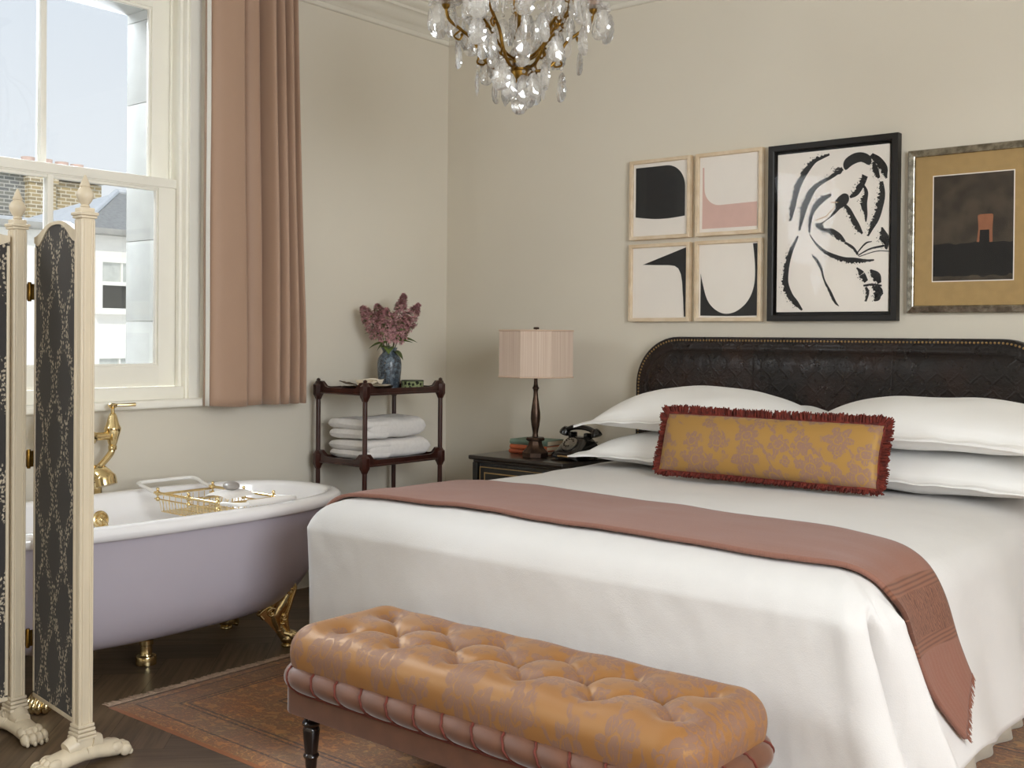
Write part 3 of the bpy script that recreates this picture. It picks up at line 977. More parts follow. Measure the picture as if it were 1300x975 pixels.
def pillow(name, label, cat, loc, L, W, T, fl, rot, group=None, mat=None, droop=0.0, seed=0):
    pt, nu, nv = pillow_fn(L, W, T, fl, droop, seed=seed)
    m = MB()
    uvf = lambda i, j: (i/(nu-1)*L, j/(nv-1)*W)
    m.grid(lambda i, j: pt(i, j, 1), nu, nv, uvfn=uvf)
    m.grid(lambda i, j: pt(i, j, -1), nu, nv, uvfn=uvf, flip=True)
    # close the rim
    ring = [(i, 0) for i in range(nu)]+[(nu-1, j) for j in range(1, nv)]+[(i, nv-1) for i in range(nu-2, -1, -1)]+[(0, j) for j in range(nv-2, 0, -1)]
    n = nu*nv
    for a, b in zip(ring, ring[1:]+ring[:1]):
        m.f.append((a[0]*nv+a[1], n+a[0]*nv+a[1], n+b[0]*nv+b[1], b[0]*nv+b[1])); m.mi.append(0)
    o = m.build(name, mat or MAT['sheet'], angle=70)
    o.location = loc
    o.rotation_euler = rot
    if fl > 0.02:       # stitched line of the oxford border
        s = MB()
        for side in (1,):
            P = []
            hl, hw = L/2-fl, W/2-fl
            cyc = [(-hl+2*hl*k/60, -hw) for k in range(60)]+[(hl, -hw+2*hw*k/36) for k in range(36)]+[(hl-2*hl*k/60, hw) for k in range(60)]+[(-hl, hw-2*hw*k/36) for k in range(36)]
            for x, y in cyc:
                u, v = x/(L/2), y/(W/2)
                P.append((x*(1-0.025*(1-v*v)), y*(1-0.035*(1-u*u)), 0.0055-droop*abs(u)**3))
            s.tube(P, 0.0022, 6, closed=True)
        s.build('border_stitching', MAT['sheet'], o)
    return tag(o, label, cat, group)
R = math.radians
pillow('pillow', 'white oxford pillow at the bottom of the left-hand pair, beside the telephone', 'pillow', (1.86, -0.425, 0.772), 0.93, 0.60, 0.15, 0.055, (R(4), 0, R(0)), 'white pillows on the bed', droop=0.012, seed=1)
pillow('pillow', 'white oxford pillow lying on top of the left-hand pair', 'pillow', (1.86, -0.405, 0.940), 0.92, 0.58, 0.185, 0.055, (R(8), 0, R(0)), 'white pillows on the bed', droop=0.035, seed=2)
pillow('pillow', 'white oxford pillow at the bottom of the right-hand pair, right of the gold cushion', 'pillow', (2.868, -0.425, 0.772), 1.04, 0.60, 0.15, 0.055, (R(4), 0, R(0)), 'white pillows on the bed', droop=0.012, seed=3)
pillow('pillow', 'white oxford pillow lying on top of the right-hand pair', 'pillow', (2.868, -0.405, 0.940), 1.04, 0.58, 0.18, 0.055, (R(8), 0, R(0)), 'white pillows on the bed', droop=0.035, seed=4)

MAT['brocade'] = brocade('gold_floral_brocade', '#ab8347', '#937264', 0.12)
BL, BH = 0.88, 0.235
bol = pillow('bolster_cushion', 'long gold floral brocade cushion with a rust fringe leaning on the white pillows', 'cushion',
             (2.375, -0.80, 0.842), BL, BH, 0.155, 0.004, (R(72), 0, R(1.0)), None, MAT['brocade'], 0.0, 5)
m = MB()
rnd = random.Random(5)
per = 2*(BL+BH)
def edge_pt(s):
    s %= per
    if s < BL: p, n, u, v = Vector((-BL/2+s, -BH/2, 0)), Vector((0, -1, 0)), -1+2*s/BL, -1
    elif s < BL+BH: t = s-BL; p, n, u, v = Vector((BL/2, -BH/2+t, 0)), Vector((1, 0, 0)), 1, -1+2*t/BH
    elif s < 2*BL+BH: t = s-BL-BH; p, n, u, v = Vector((BL/2-t, BH/2, 0)), Vector((0, 1, 0)), 1-2*t/BL, 1
    else: t = s-2*BL-BH; p, n, u, v = Vector((-BL/2, BH/2-t, 0)), Vector((-1, 0, 0)), -1, 1-2*t/BH
    p.x *= 1-0.025*(1-v*v); p.y *= 1-0.035*(1-u*u)
    # fan round the corners
    for cx in (-1, 1):
        for cy in (-1, 1):
            d = Vector((p.x-cx*BL/2, p.y-cy*BH/2, 0)).length
            if d < 0.05: n = (n*(d/0.05)+Vector((cx, cy, 0)).normalized()*(1-d/0.05)).normalized()
    return p, n
N = 1500
for k in range(N):
    p, n = edge_pt(per*k/N+rnd.uniform(-.002, .002))
    L = rnd.uniform(0.026, 0.038)
    if p.y < -BH/2+0.03 and n.y < -0.5: L *= 0.55
    z = rnd.uniform(-0.010, 0.012)
    tn = Vector((-n.y, n.x, 0))*rnd.uniform(-.006, .006)
    a = p-n*0.004+Vector((0, 0, z*0.4)); b = p+n*L*0.6+Vector((0, 0, z))+tn*0.5; c = p+n*L+Vector((0, 0, z*1.3))+tn
    m.tube([a, b, c], [0.0026, 0.0034, 0.0024], 5)
m.tube([edge_pt(per*k/160)[0]+Vector((0, 0, 0.004)) for k in range(160)], 0.006, 8, closed=True)
m.build('bullion_fringe', MAT['fringe'], bol, angle=60)

# ------------------------------------------------------------------ rug
def rug_mat(x0, x1, y0, y1):
    g = G('faded_oriental_rug', Roughness=0.95, Sheen_Weight=0.2)
    x, y, z = g.xyz(g.uv())
    v = g.uv()
    dx = g.math('MINIMUM', g.math('SUBTRACT', x, x0), g.math('SUBTRACT', x1, x))
    dy = g.math('MINIMUM', g.math('SUBTRACT', y, y0), g.math('SUBTRACT', y1, y))
    d = g.math('MINIMUM', dx, dy)
    wear = g.noise(v, 7.0, 6.0, 0.7)
    fine = g.noise(g.scale(v, (1, 4, 1)), 60.0, 4.0)
    field = g.mix(g.sstep(wear, 0.3, 0.7), lin('#c67c32'), lin('#ae854c'))
    f1 = floral(g, v, 0.16, 5, 0.7)
    f2 = floral(g, g.n('VectorMath', {0: v, 1: (1.3, 0.7, 0)}, operation='ADD').outputs[0], 0.075, 4, 0.6, 0.3)
    br1 = g.n('TexWave', wave_type='RINGS'); g.set(br1.inputs['Vector'], v)
    br1.inputs['Scale'].default_value = 7.0; br1.inputs['Distortion'].default_value = 12.0; br1.inputs['Detail'].default_value = 3.0; br1.inputs['Detail Scale'].default_value = 2.0
    sq = g.sstep(br1.outputs['Fac'], 0.6, 0.72)
    patt = g.math('MAXIMUM', g.math('MULTIPLY', f2, 0.8), g.math('MULTIPLY', sq, 0.75))
    patt = g.math('MULTIPLY', patt, g.sstep(fine, 0.28, 0.5))
    col = g.mix(g.math('MULTIPLY', patt, 0.75), field, lin('#4a3225'))
    col = g.mix(g.math('MULTIPLY', f1, 0.3), col, lin('#8a4a24'))
    band = g.math('MULTIPLY', g.sstep(d, 0.07, 0.075), g.sstep(d, 0.16, 0.155))
    col = g.mix(g.math('MULTIPLY', band, 0.35), col, lin('#6d5a4a'))
    for a in (0.065, 0.165, 0.185, 0.40, 0.425):
        ln = g.sstep(g.math('ABSOLUTE', g.math('SUBTRACT', d, a)), 0.006, 0.003)
        col = g.mix(g.math('MULTIPLY', g.math('MULTIPLY', ln, g.sstep(fine, 0.25, 0.5)), 0.8), col, lin('#2c1f1a'))
    bind = g.sstep(dy, 0.016, 0.012)
    col = g.mix(bind, col, lin('#96561f'))
    g.p(Base_Color=g.mix(g.math('MULTIPLY', fine, 0.3), col, lin('#5b3822')))
    g.bump(fine, 0.4, 0.002)
    return g.m
RG = (0.885, 4.65, -2.60, -0.62)
m = MB()
nx, ny = 90, 50
def rugp(i, j):
    x = RG[0]+(RG[1]-RG[0])*i/(nx-1); y = RG[2]+(RG[3]-RG[2])*j/(ny-1)
    e = min(i, j, nx-1-i, ny-1-j)
    return (x, y, 0.0105+0.0008*noise.noise(Vector((x*5, y*5, 0))) if e > 0 else 0.0005)
m.grid(rugp, nx, ny, uvfn=lambda i, j: (RG[0]+(RG[1]-RG[0])*i/(nx-1), RG[2]+(RG[3]-RG[2])*j/(ny-1)))
rug = m.build('rug', rug_mat(*RG), angle=60, origin=(RG[0], RG[2], 0))
tag(rug, 'faded rust orange oriental rug under the bed and bench', 'rug')
m = MB()
rnd = random.Random(9)
for k in range(330):
    y = RG[2]+(RG[3]-RG[2])*(k+0.5)/330
    L = rnd.uniform(0.03, 0.048); w = rnd.uniform(-.008, .008)
    m.tube([(RG[0]+0.003, y, 0.006), (RG[0]-L*0.5, y+w*0.4, 0.006), (RG[0]-L, y+w, 0.003)], [0.0026, 0.0024, 0.0015], 5)
m.build('fringe', simple('wool_fringe', '#cbb19a', 0.95, var=0.3, vscale=50), rug, world=True)
# ------------------------------------------------------------------ tufted bench
bench = thing('bench', 'long tufted gold brocade bench with velvet rolled edge below the bed', 'bench', (2.42, -2.395, 0))
BXC, BYC, BW, BD = 2.42, -2.395, 1.325, 0.425
DB = [(1.90+0.213*k, -2.305) for k in range(6)]
DM = [(2.03+0.213*k, -2.403) for k in range(5)]
DF = [(1.92+0.212*k, -2.497) for k in range(6)]
DIM = DB+DM+DF
CRE = []
for k, q in enumerate(DM):
    for row in (DB, DF):
        for kk in (k, k+1):
            CRE.append((q, row[kk]))
def segd(px, py, a, b):
    vx, vy = b[0]-a[0], b[1]-a[1]
    t = max(0, min(1, ((px-a[0])*vx+(py-a[1])*vy)/(vx*vx+vy*vy)))
    return math.hypot(px-a[0]-vx*t, py-a[1]-vy*t)
RC = 0.085
nu, nv = 330, 130
def cushion(i, j):
    u = -1+2*i/(nu-1); v = -1+2*j/(nv-1)
    # a little more room at the rim for the rolled side
    ex, ey = BW/2+0.0, BD/2+0.0
    ix, iy = ex-RC, ey-RC
    k = 1.0
    px, py = u*(ix+RC*k), v*(iy+RC*k)
    cx, cy = max(-ix, min(ix, px)), max(-iy, min(iy, py))
    dx, dy = px-cx, py-cy
    mx = max(abs(dx), abs(dy))
    t = mx/(RC*k)
    if mx > 1e-9:
        l = math.hypot(dx, dy)
        dx, dy = dx/l, dy/l
    ph = t*1.95
    rad = RC*math.sin(ph) if ph < PI/2 else RC*(1-(1-math.sin(ph))*0.8)
    X, Y = BXC+cx+dx*rad, BYC+cy+dy*rad
    Z = 0.362+(0.077*math.cos(ph) if ph < PI/2 else 0.10*math.cos(ph))
    if ph < 1.4:
        f = math.cos(ph)**0.6 if ph > 0 else 1.0
        dd = 0.0
        md = 9
        for q in DIM:
            r = math.hypot(X-q[0], Y-q[1])
            if r < 0.14:
                dd += 0.034*math.exp(-(r/0.028)**1.5)+0.010*math.exp(-(r/0.07)**2)
        cr = min(segd(X, Y, a, b) for a, b in CRE)
        dd += 0.012*math.exp(-(cr/0.012)**1.3)
        Z -= dd*f
        Z += 0.004*noise.noise(Vector((X*6, Y*6, 0)))*f
    return (X, Y, Z)
m = MB()
m.grid(cushion, nu, nv, uvfn=lambda i, j: (BW*i/(nu-1)*1.08, BD*j/(nv-1)*1.25))
cu = m.build('cushion', brocade('gold_bench_brocade', '#94663a', '#826152', 0.135), bench, angle=80, world=True)
b = MB()
for q in DIM:
    b = MB().ball((q[0], q[1], 0.4015), (0.010, 0.010, 0.005), 12, 6)
    b.build('button', MAT['brocade'], cu, world=True)

def rr_loop(hx, hy, r, n=24, m_=60):
    pts = []
    for (sx, sy, a0) in ((1, -1, -PI/2), (1, 1, 0), (-1, 1, PI/2), (-1, -1, PI)):
        for k in range(n):
            a = a0+PI/2*k/n
            pts.append((sx*(hx-r)+r*math.cos(a), sy*(hy-r)+r*math.sin(a)))
        # straight to next corner start
        nxt = {(1, -1): (hx, hy-r), (1, 1): (-(hx-r), hy), (-1, 1): (-hx, -(hy-r)), (-1, -1): (hx-r, -hy)}[(sx, sy)]
        last = (sx*(hx-r)+r*math.cos(a0+PI/2), sy*(hy-r)+r*math.sin(a0+PI/2))
        L = math.hypot(nxt[0]-last[0], nxt[1]-last[1])
        c = max(2, int(L/0.006))
        for k in range(c):
            pts.append((last[0]+(nxt[0]-last[0])*k/c, last[1]+(nxt[1]-last[1])*k/c))
    return pts
core = rr_loop(BW/2-0.022, BD/2-0.022, 0.07)
n = len(core)
S = [0.0]
for k in range(n):
    a, c = core[k], core[(k+1) % n]
    S.append(S[-1]+math.hypot(c[0]-a[0], c[1]-a[1]))
per_b = S[-1]
NS = round(per_b/0.098)
def roll_pt(k, th, extra=0.0):
    k %= n
    a, c = core[k-1], core[(k+1) % n]
    t = Vector((c[0]-a[0], c[1]-a[1], 0)).normalized()
    o = Vector((t.y, -t.x, 0))
    ph = S[k]/per_b*NS+th*0.16
    r = 0.036+0.0065*abs(math.sin(PI*ph))**0.6+extra
    return Vector((BXC+core[k][0], BYC+core[k][1], 0.293))+o*(math.cos(th)*r)+Vector((0, 0, math.sin(th)*r*0.86))
m = MB()
SEG = 22
m.grid(lambda i, j: roll_pt(i, 2*PI*j/SEG), n, SEG, cu=True, cv=True)
ro = m.build('rolled_edge', MAT['velvet'], bench, angle=80, world=True)
m = MB()
for q in range(NS):
    pts = []
    for kk in range(15):
        th = -1.75+3.5*kk/14
        ph = q - th*0.16
        s = (ph % NS)/NS*per_b
        k = min(range(n), key=lambda z: abs(S[z]-s))
        pts.append(roll_pt(k, th, 0.002))
    m.tube(pts, 0.0034, 6)
for zz, out in ((0.330, 0.012), (0.257, 0.012)):
    P = []
    for k in range(n):
        a, c = core[k-1], core[(k+1) % n]
        t = Vector((c[0]-a[0], c[1]-a[1], 0)).normalized(); o = Vector((t.y, -t.x, 0))
        P.append(Vector((BXC+core[k][0], BYC+core[k][1], zz))+o*out)
    m.tube(P, 0.005, 8, closed=True)
m.build('cord_piping', MAT['cord'], ro, world=True)
lp = rr_loop(BW/2-0.012, BD/2-0.012, 0.03, 8)
m = MB()
zs = [(0.188, -0.012), (0.190, -0.002), (0.196, 0.0), (0.262, 0.0), (0.266, -0.004)]
def basep(i, j):
    z, o_ = zs[i]
    x, y = lp[j]
    f = 1+o_/0.3
    return (BXC+x+math.copysign(1, x)*o_, BYC+y+math.copysign(1, y)*o_, z)
m.grid(basep, len(zs), len(lp), cv=True, flip=True)
m.add([basep(0, j) for j in range(len(lp))], [tuple(reversed(range(len(lp))))])
m.add([basep(len(zs)-1, j) for j in range(len(lp))], [tuple(range(len(lp)))])
m.build('base_rail', MAT['velvet'], bench, world=True)
LEG = [(0.012, 0.0), (0.013, 0.004), (0.016, 0.03), (0.017, 0.048), (0.0205, 0.05), (0.0225, 0.055), (0.0205, 0.060), (0.018, 0.063), (0.0215, 0.10), (0.0235, 0.128), (0.022, 0.134),
       (0.0195, 0.138), (0.0245, 0.143), (0.0255, 0.149), (0.0225, 0.154), (0.018, 0.159), (0.0235, 0.164), (0.024, 0.168), (0.021, 0.173), (0.026, 0.178), (0.026, 0.195)]
for sx in (-1, 1):
    for sy in (-1, 1):
        MB().lathe([(r*1.02, z) for r, z in LEG], 24).build('leg', MAT['legwood'], bench).location = (sx*(BW/2-0.075), sy*(BD/2-0.062), 0.0115)
for o in bench.children:
    if o.name.startswith('leg'): o.location.z = 0.0115
bench.location.x += 0.022
# ------------------------------------------------------------------ bathtub
TX, TY = 0.548, -2.245
TA, TB = 0.835, 0.395
tub = thing('bathtub', 'lilac-grey roll-top bathtub with white enamel inside and brass claw feet', 'bathtub', (TX, TY, 0))
def stad(da, db, z, n=112):
    a, b = TA-da, TB-db
    # long rounded oval: straight flanks, full ends
    pts = []
    for k in range(n):
        t = 2*PI*k/n
        e = 2.0/2.75
        x = b*math.copysign(abs(math.cos(t))**e, math.cos(t))
        y = a*math.copysign(abs(math.sin(t))**e, math.sin(t))
        pts.append((x, y, z))
    return pts
def shell(name, prof, mat, capdir):
    rows = [stad(*p) for p in prof]
    m = MB()
    N = len(rows[0])
    m.grid(lambda i, j: rows[i][j], len(rows), N, cv=True, flip=capdir > 0)
    m.add(rows[-1], [tuple(range(N))])
    return m.build(name, mat, tub, angle=60)
outer = catmull([(0.032, 0.026, 0.588), (0.040, 0.033, 0.56), (0.058, 0.045, 0.49), (0.082, 0.058, 0.41), (0.112, 0.073, 0.33), (0.155, 0.093, 0.262), (0.215, 0.122, 0.205), (0.29, 0.16, 0.168), (0.40, 0.21, 0.150), (0.55, 0.29, 0.146), (0.70, 0.35, 0.145)], 4)
sh = shell('outer_shell', outer, MAT['tubpaint'], -1)
inner = catmull([(0.040, 0.034, 0.574), (0.018, 0.016, 0.562), (0.002, 0.002, 0.568), (-0.006, -0.006, 0.586), (0.0, 0.0, 0.603), (0.020, 0.018, 0.612), (0.046, 0.040, 0.611), (0.060, 0.052, 0.600), (0.064, 0.056, 0.575), (0.082, 0.068, 0.49), (0.108, 0.084, 0.39), (0.15, 0.105, 0.29), (0.22, 0.14, 0.215), (0.33, 0.20, 0.185), (0.52, 0.29, 0.178), (0.70, 0.35, 0.176)], 4)
shell('basin', inner, MAT['enamel'], -1)
# overflow fitting on the far inner wall
ov = MB()
Mo = Matrix.Translation((-0.315, -0.01, 0.515)) @ rot_to((1, 0, 0.16))
ov.lathe([(0.034, 0.0), (0.036, 0.004), (0.032, 0.008), (0.026, 0.009), (0.024, 0.007), (0.020, 0.007), (0.019, 0.011), (0.010, 0.013), (0.008, 0.018), (0.005, 0.020)], 28, Mo)
ov.tube([(0, 0, 0.018), (0.0, -0.004, 0.024), (0.012, -0.016, 0.026), (0.016, -0.026, 0.026)], [0.005, 0.005, 0.004, 0.003], 8, M=Mo)
ov.build('overflow', MAT['brass'], tub)
# waste pipe under the tub
wp = MB()
wp.lathe([(0.038, 0.003), (0.038, 0.03), (0.036, 0.035), (0.024, 0.037), (0.022, 0.042), (0.022, 0.075), (0.026, 0.078), (0.026, 0.095), (0.03, 0.1), (0.03, 0.15)], 24)
wp.build('waste_pipe', MAT['brass'], tub)

def claw_foot():
    """outward = +Y, sideways = X"""
    m = MB()
    outline = catmull([(0.066, 0.268), (0.050, 0.250), (0.034, 0.218), (0.006, 0.194), (-0.026, 0.168), (-0.058, 0.143), (-0.044, 0.120), (-0.022, 0.096), (-0.004, 0.074), (0.022, 0.052), (0.056, 0.058), (0.052, 0.092), (0.050, 0.125), (0.060, 0.160), (0.072, 0.20), (0.084, 0.24)], 3, True)
    m.prism(outline, -0.013, 0.013, 'x')
    core = catmull([(0, 0.058, 0.03), (0, 0.036, 0.055), (0, 0.018, 0.085), (0, 0.008, 0.115), (0, 0.014, 0.145), (0, 0.036, 0.18), (0, 0.056, 0.215), (0, 0.069, 0.25)], 4)
    m.tube(core, [lerp_table([(0, 0.028), (4, 0.026), (8, 0.023), (14, 0.030), (18, 0.030), (24, 0.020), (28, 0.010)], i) for i in range(len(core))], 16, up=(0, 1, 0), flat=0.9)
    m.lathe([(0.018, 0.0), (0.025, 0.001), (0.027, 0.008), (0.022, 0.014)], 18, Matrix.Translation((0, 0.056, 0)))
    m.ball((0, 0.058, 0.034), (0.036, 0.034, 0.026), 16, 10)
    for k, x in enumerate((-0.027, -0.009, 0.009, 0.027)):        # toes and claws
        o = 0.006 if k in (1, 2) else -0.004
        m.tube(catmull([(x*0.6, 0.040, 0.058), (x, 0.068+o, 0.050), (x*1.08, 0.088+o, 0.034), (x*1.1, 0.092+o, 0.018), (x*1.05, 0.086+o, 0.010)], 4), [0.011]*4+[0.0135]*4+[0.0135]*4+[0.012]*4+[0.008], 10)
    for s in (-1, 1):                                              # acanthus scrolls in relief on both faces
        X = s*0.016
        for (cy, cz, r0, turn, dr) in ((-0.012, 0.142, 0.024, 1, 0), (0.030, 0.178, 0.021, -1, 1.2), (0.034, 0.128, 0.015, 1, 2.0), (0.060, 0.222, 0.015, 1, 0.6)):
            sp = [(X+s*0.003, cy+r0*(1-q/17)*math.cos(dr+turn*q*0.5), cz+r0*(1-q/17)*math.sin(dr+turn*q*0.5)) for q in range(16)]
            m.tube(sp, [0.0052-0.00012*q for q in range(16)], 7)
            m.ball((X+s*0.004, cy, cz), 0.006, 10, 6)
        m.tube([(X, y, z) for y, z in outline[:19]], 0.0058, 8)
        m.tube([(X, y, z) for y, z in outline[30:]], 0.005, 8)
        for q in range(4):
            m.ball((X, 0.020+0.006*q, 0.070+0.014*q), (0.012, 0.010, 0.006), 10, 6)
    for q in range(0, 18, 2):
        y, z = outline[q]
        m.ball((0, y-0.004, z+0.003), (0.014, 0.009, 0.009), 10, 6)
    m.ball((0, 0.072, 0.268), 0.012, 12, 8)
    return m
fo = None
for sx in (1, -1):
    for sy in (1, -1):
        if fo is None:
            fo = claw_foot().build('claw_foot', MAT['brass'], tub, angle=60); o = fo
        else:
            o = copy_part(fo, tub)
        o.location = (sx*0.178, sy*0.462, 0)
        o.rotation_euler = (0, 0, math.atan2(-sx*0.45, sy*0.85) if sy > 0 else math.atan2(-sx*0.45, sy*0.85))
# ------------------------------------------------------------------ bath rack across the tub
cad = thing('bath_rack', 'brass wire bath rack with white handles laid across the bathtub', 'bath rack', (0.56, -1.955, 0.605))
m = MB()
Y0, Y1 = -0.13, 0.13
for y in (Y0, Y1):
    m.tube([(-0.21, y, 0.012), (0.23, y, 0.012)], 0.006, 10)
    m.tube([(-0.21, y, -0.012), (0.23, y, -0.012)], 0.003, 8)
    for x in (-0.19, 0.02, 0.21):
        m.ball((x, y, 0.012), 0.011, 12, 8); m.ball((x, y, -0.012), 0.009, 12, 8)
        m.tube([(x, y, -0.012), (x, y, 0.026)], 0.004, 8); m.ball((x, y, 0.028), 0.007, 10, 6)
for x in (-0.19, 0.02, 0.21):
    m.tube([(x, Y0, 0.006), (x, Y1, 0.006)], 0.005, 8)
m.build('rail', MAT['brass'], cad)
m = MB()
for (xa, xb) in ((-0.18, 0.01), (0.05, 0.20)):
    zb = -0.062
    nn = int((xb-xa)/0.02)
    for k in range(nn+1):
        x = xa+(xb-xa)*k/nn
        m.tube([(x, Y0, -0.01), (x, Y0+0.012, zb), (x, Y1-0.012, zb), (x, Y1, -0.01)], 0.0017, 6)
    for y in (Y0+0.012, -0.04, 0.04, Y1-0.012):
        m.tube([(xa, y, zb), (xb, y, zb)], 0.0022, 6)
    for k in range(9):
        y = Y0+0.02+(Y1-Y0-0.04)*k/8
        for x in (xa, xb):
            m.tube([(x, y, 0.0), (x, y, zb)], 0.0016, 6)
m.build('wire_basket', MAT['brass'], cad)
for s, xe in ((-1, -0.345), (1, 0.352)):
    m = MB()
    xa = -0.21 if s < 0 else 0.23
    z = 0.022 if s < 0 else 0.016
    hz = 0.036 if s < 0 else 0.018
    m.tube(catmull([(xa, Y0, 0.012), (xa+s*0.05, Y0, z), (xe-s*0.03, Y0-0.004, hz), (xe, Y0+0.02, hz+0.002), (xe, 0, hz+0.003), (xe, Y1-0.02, hz+0.002), (xe-s*0.03, Y1+0.004, hz), (xa+s*0.05, Y1, z), (xa, Y1, 0.012)], 6), 0.0075, 10)
    if s > 0: m.tube([(xe, Y0+0.03, hz+0.004), (xe, Y1-0.03, hz+0.004)], 0.012, 12)
    m.build('handle', MAT['whitecoat'], cad)
# folded flannel and a bar of soap resting on the rack
m = MB()
def fl(i, j, side):
    u, v = -1+2*i/23, -1+2*j/23
    e = (1-abs(u)**6)*(1-abs(v)**6)
    x, y = u*0.06, v*0.085
    return (x, y, (0.010+0.006*noise.noise(Vector((x*20, y*20, 1))))*e*side+0.0135*(1 if side > 0 else 0)-0.012*abs(u)**3)
m.grid(lambda i, j: fl(i, j, 1), 24, 24); m.grid(lambda i, j: fl(i, j, 0.15), 24, 24, flip=True)
o = m.build('face_cloth', MAT['towel'], angle=80)
o.location = (0.66, -1.955, 0.619); o.rotation_euler = (0, 0, 0.25)
tag(o, 'small white face cloth lying on the bath rack under the soap', 'face cloth')
m = MB(); m.ball((0, 0, 0), (0.033, 0.05, 0.017), 24, 12)
o = m.build('soap_bar', MAT['soap']); o.location = (0.640, -1.930, 0.656); o.rotation_euler = (0, 0.05, 0.9)
tag(o, 'oval grey bar of soap on the white face cloth', 'soap')

# ------------------------------------------------------------------ brass bath filler
bf = thing('bath_filler', 'polished brass bath mixer with lever taps standing behind the bathtub', 'tap', (0.122, -2.285, 0))
B = MAT['brass']
m = MB()
for s in (-1, 1):
    y = s*0.075
    m.lathe([(0.034, 0.001), (0.036, 0.006), (0.02, 0.012), (0.0135, 0.016), (0.0135, 0.63), (0.019, 0.632), (0.019, 0.655), (0.013, 0.66), (0.013, 0.72)], 20, Matrix.Translation((0, y, 0)))
    m.lathe([(0.022, 0.60), (0.024, 0.603), (0.024, 0.65), (0.028, 0.655), (0.028, 0.662), (0.02, 0.668)], 20, Matrix.Translation((0, y, 0)))
    m.tube(catmull([(0, y, 0.66), (0.004, y*1.05, 0.70), (0.004, y*1.5, 0.735), (0.0, s*0.142, 0.765), (0, s*0.148, 0.79)], 6), 0.0135, 14)
m.tube([(0, -0.075, 0.69), (0, 0.075, 0.69)], 0.013, 14)
m.build('standpipe', B, bf)
m = MB()
m.tube([(0, -0.148, 0.835), (0, 0.148, 0.835)], 0.0165, 18)
m.lathe([(0.026, -0.05), (0.03, -0.045), (0.03, 0.045), (0.026, 0.05)], 20, Matrix.Translation((0, 0, 0.835)) @ rot_to((0, 1, 0)))
m.lathe([(0.018, 0.0), (0.028, 0.004), (0.028, 0.02), (0.018, 0.026), (0.006, 0.03)], 20, Matrix.Translation((0.022, 0.03, 0.835)) @ rot_to((1, 0, 0)))
m.lathe([(0.02, 0.84), (0.022, 0.862), (0.028, 0.868), (0.028, 0.885), (0.02, 0.892), (0.01, 0.895)], 6, Matrix.Translation((0, 0, 0)))
m.tube(catmull([(0, 0, 0.835), (0, 0, 0.77), (0, 0, 0.69)], 4), 0.02, 16)
m.build('mixer_body', B, bf)
for s in (-1, 1):
    m = MB()
    T = Matrix.Translation((0, s*0.148, 0))
    m.lathe([(0.014, 0.775), (0.017, 0.778), (0.017, 0.792), (0.014, 0.796), (0.017, 0.80), (0.03, 0.845), (0.034, 0.862), (0.033, 0.868), (0.027, 0.878), (0.017, 0.915), (0.012, 0.925), (0.009, 0.928)], 24, T)
    m.ball((0.012, s*0.148-0.012, 0.786), 0.010, 12, 8)
    m.build('valve', B, bf)
for s in (-1, 1):
    m = MB()
    T = Matrix.Translation((0, s*0.148, 0))
    m.lathe([(0.008, 0.922), (0.008, 0.945), (0.012, 0.948), (0.018, 0.953), (0.019, 0.962), (0.015, 0.966), (0.004, 0.968)], 20, T)
    m.tube([(0.0, s*0.148, 0.959), (0.02, s*0.148+0.045, 0.959), (0.03, s*0.148+0.085, 0.96)], [0.006, 0.0065, 0.008], 10)
    m.build('lever', B, bf)
m = MB()
m.tube(catmull([(0, 0, 0.72), (0.03, 0.006, 0.722), (0.07, 0.012, 0.715), (0.10, 0.018, 0.70)], 6), 0.015, 14)
m.tube([(0.0, 0.02, 0.75), (0.09, 0.045, 0.70)], 0.008, 10)
m.tube(catmull([(0.07, 0.012, 0.71), (0.105, 0.02, 0.708), (0.142, 0.03, 0.69), (0.155, 0.034, 0.655)], 6), [0.018]*4+[0.024]*4+[0.03]*5+[0.034]*6, 18, up=(0, 1, 0), flat=1.35)
m.build('spout', B, bf)

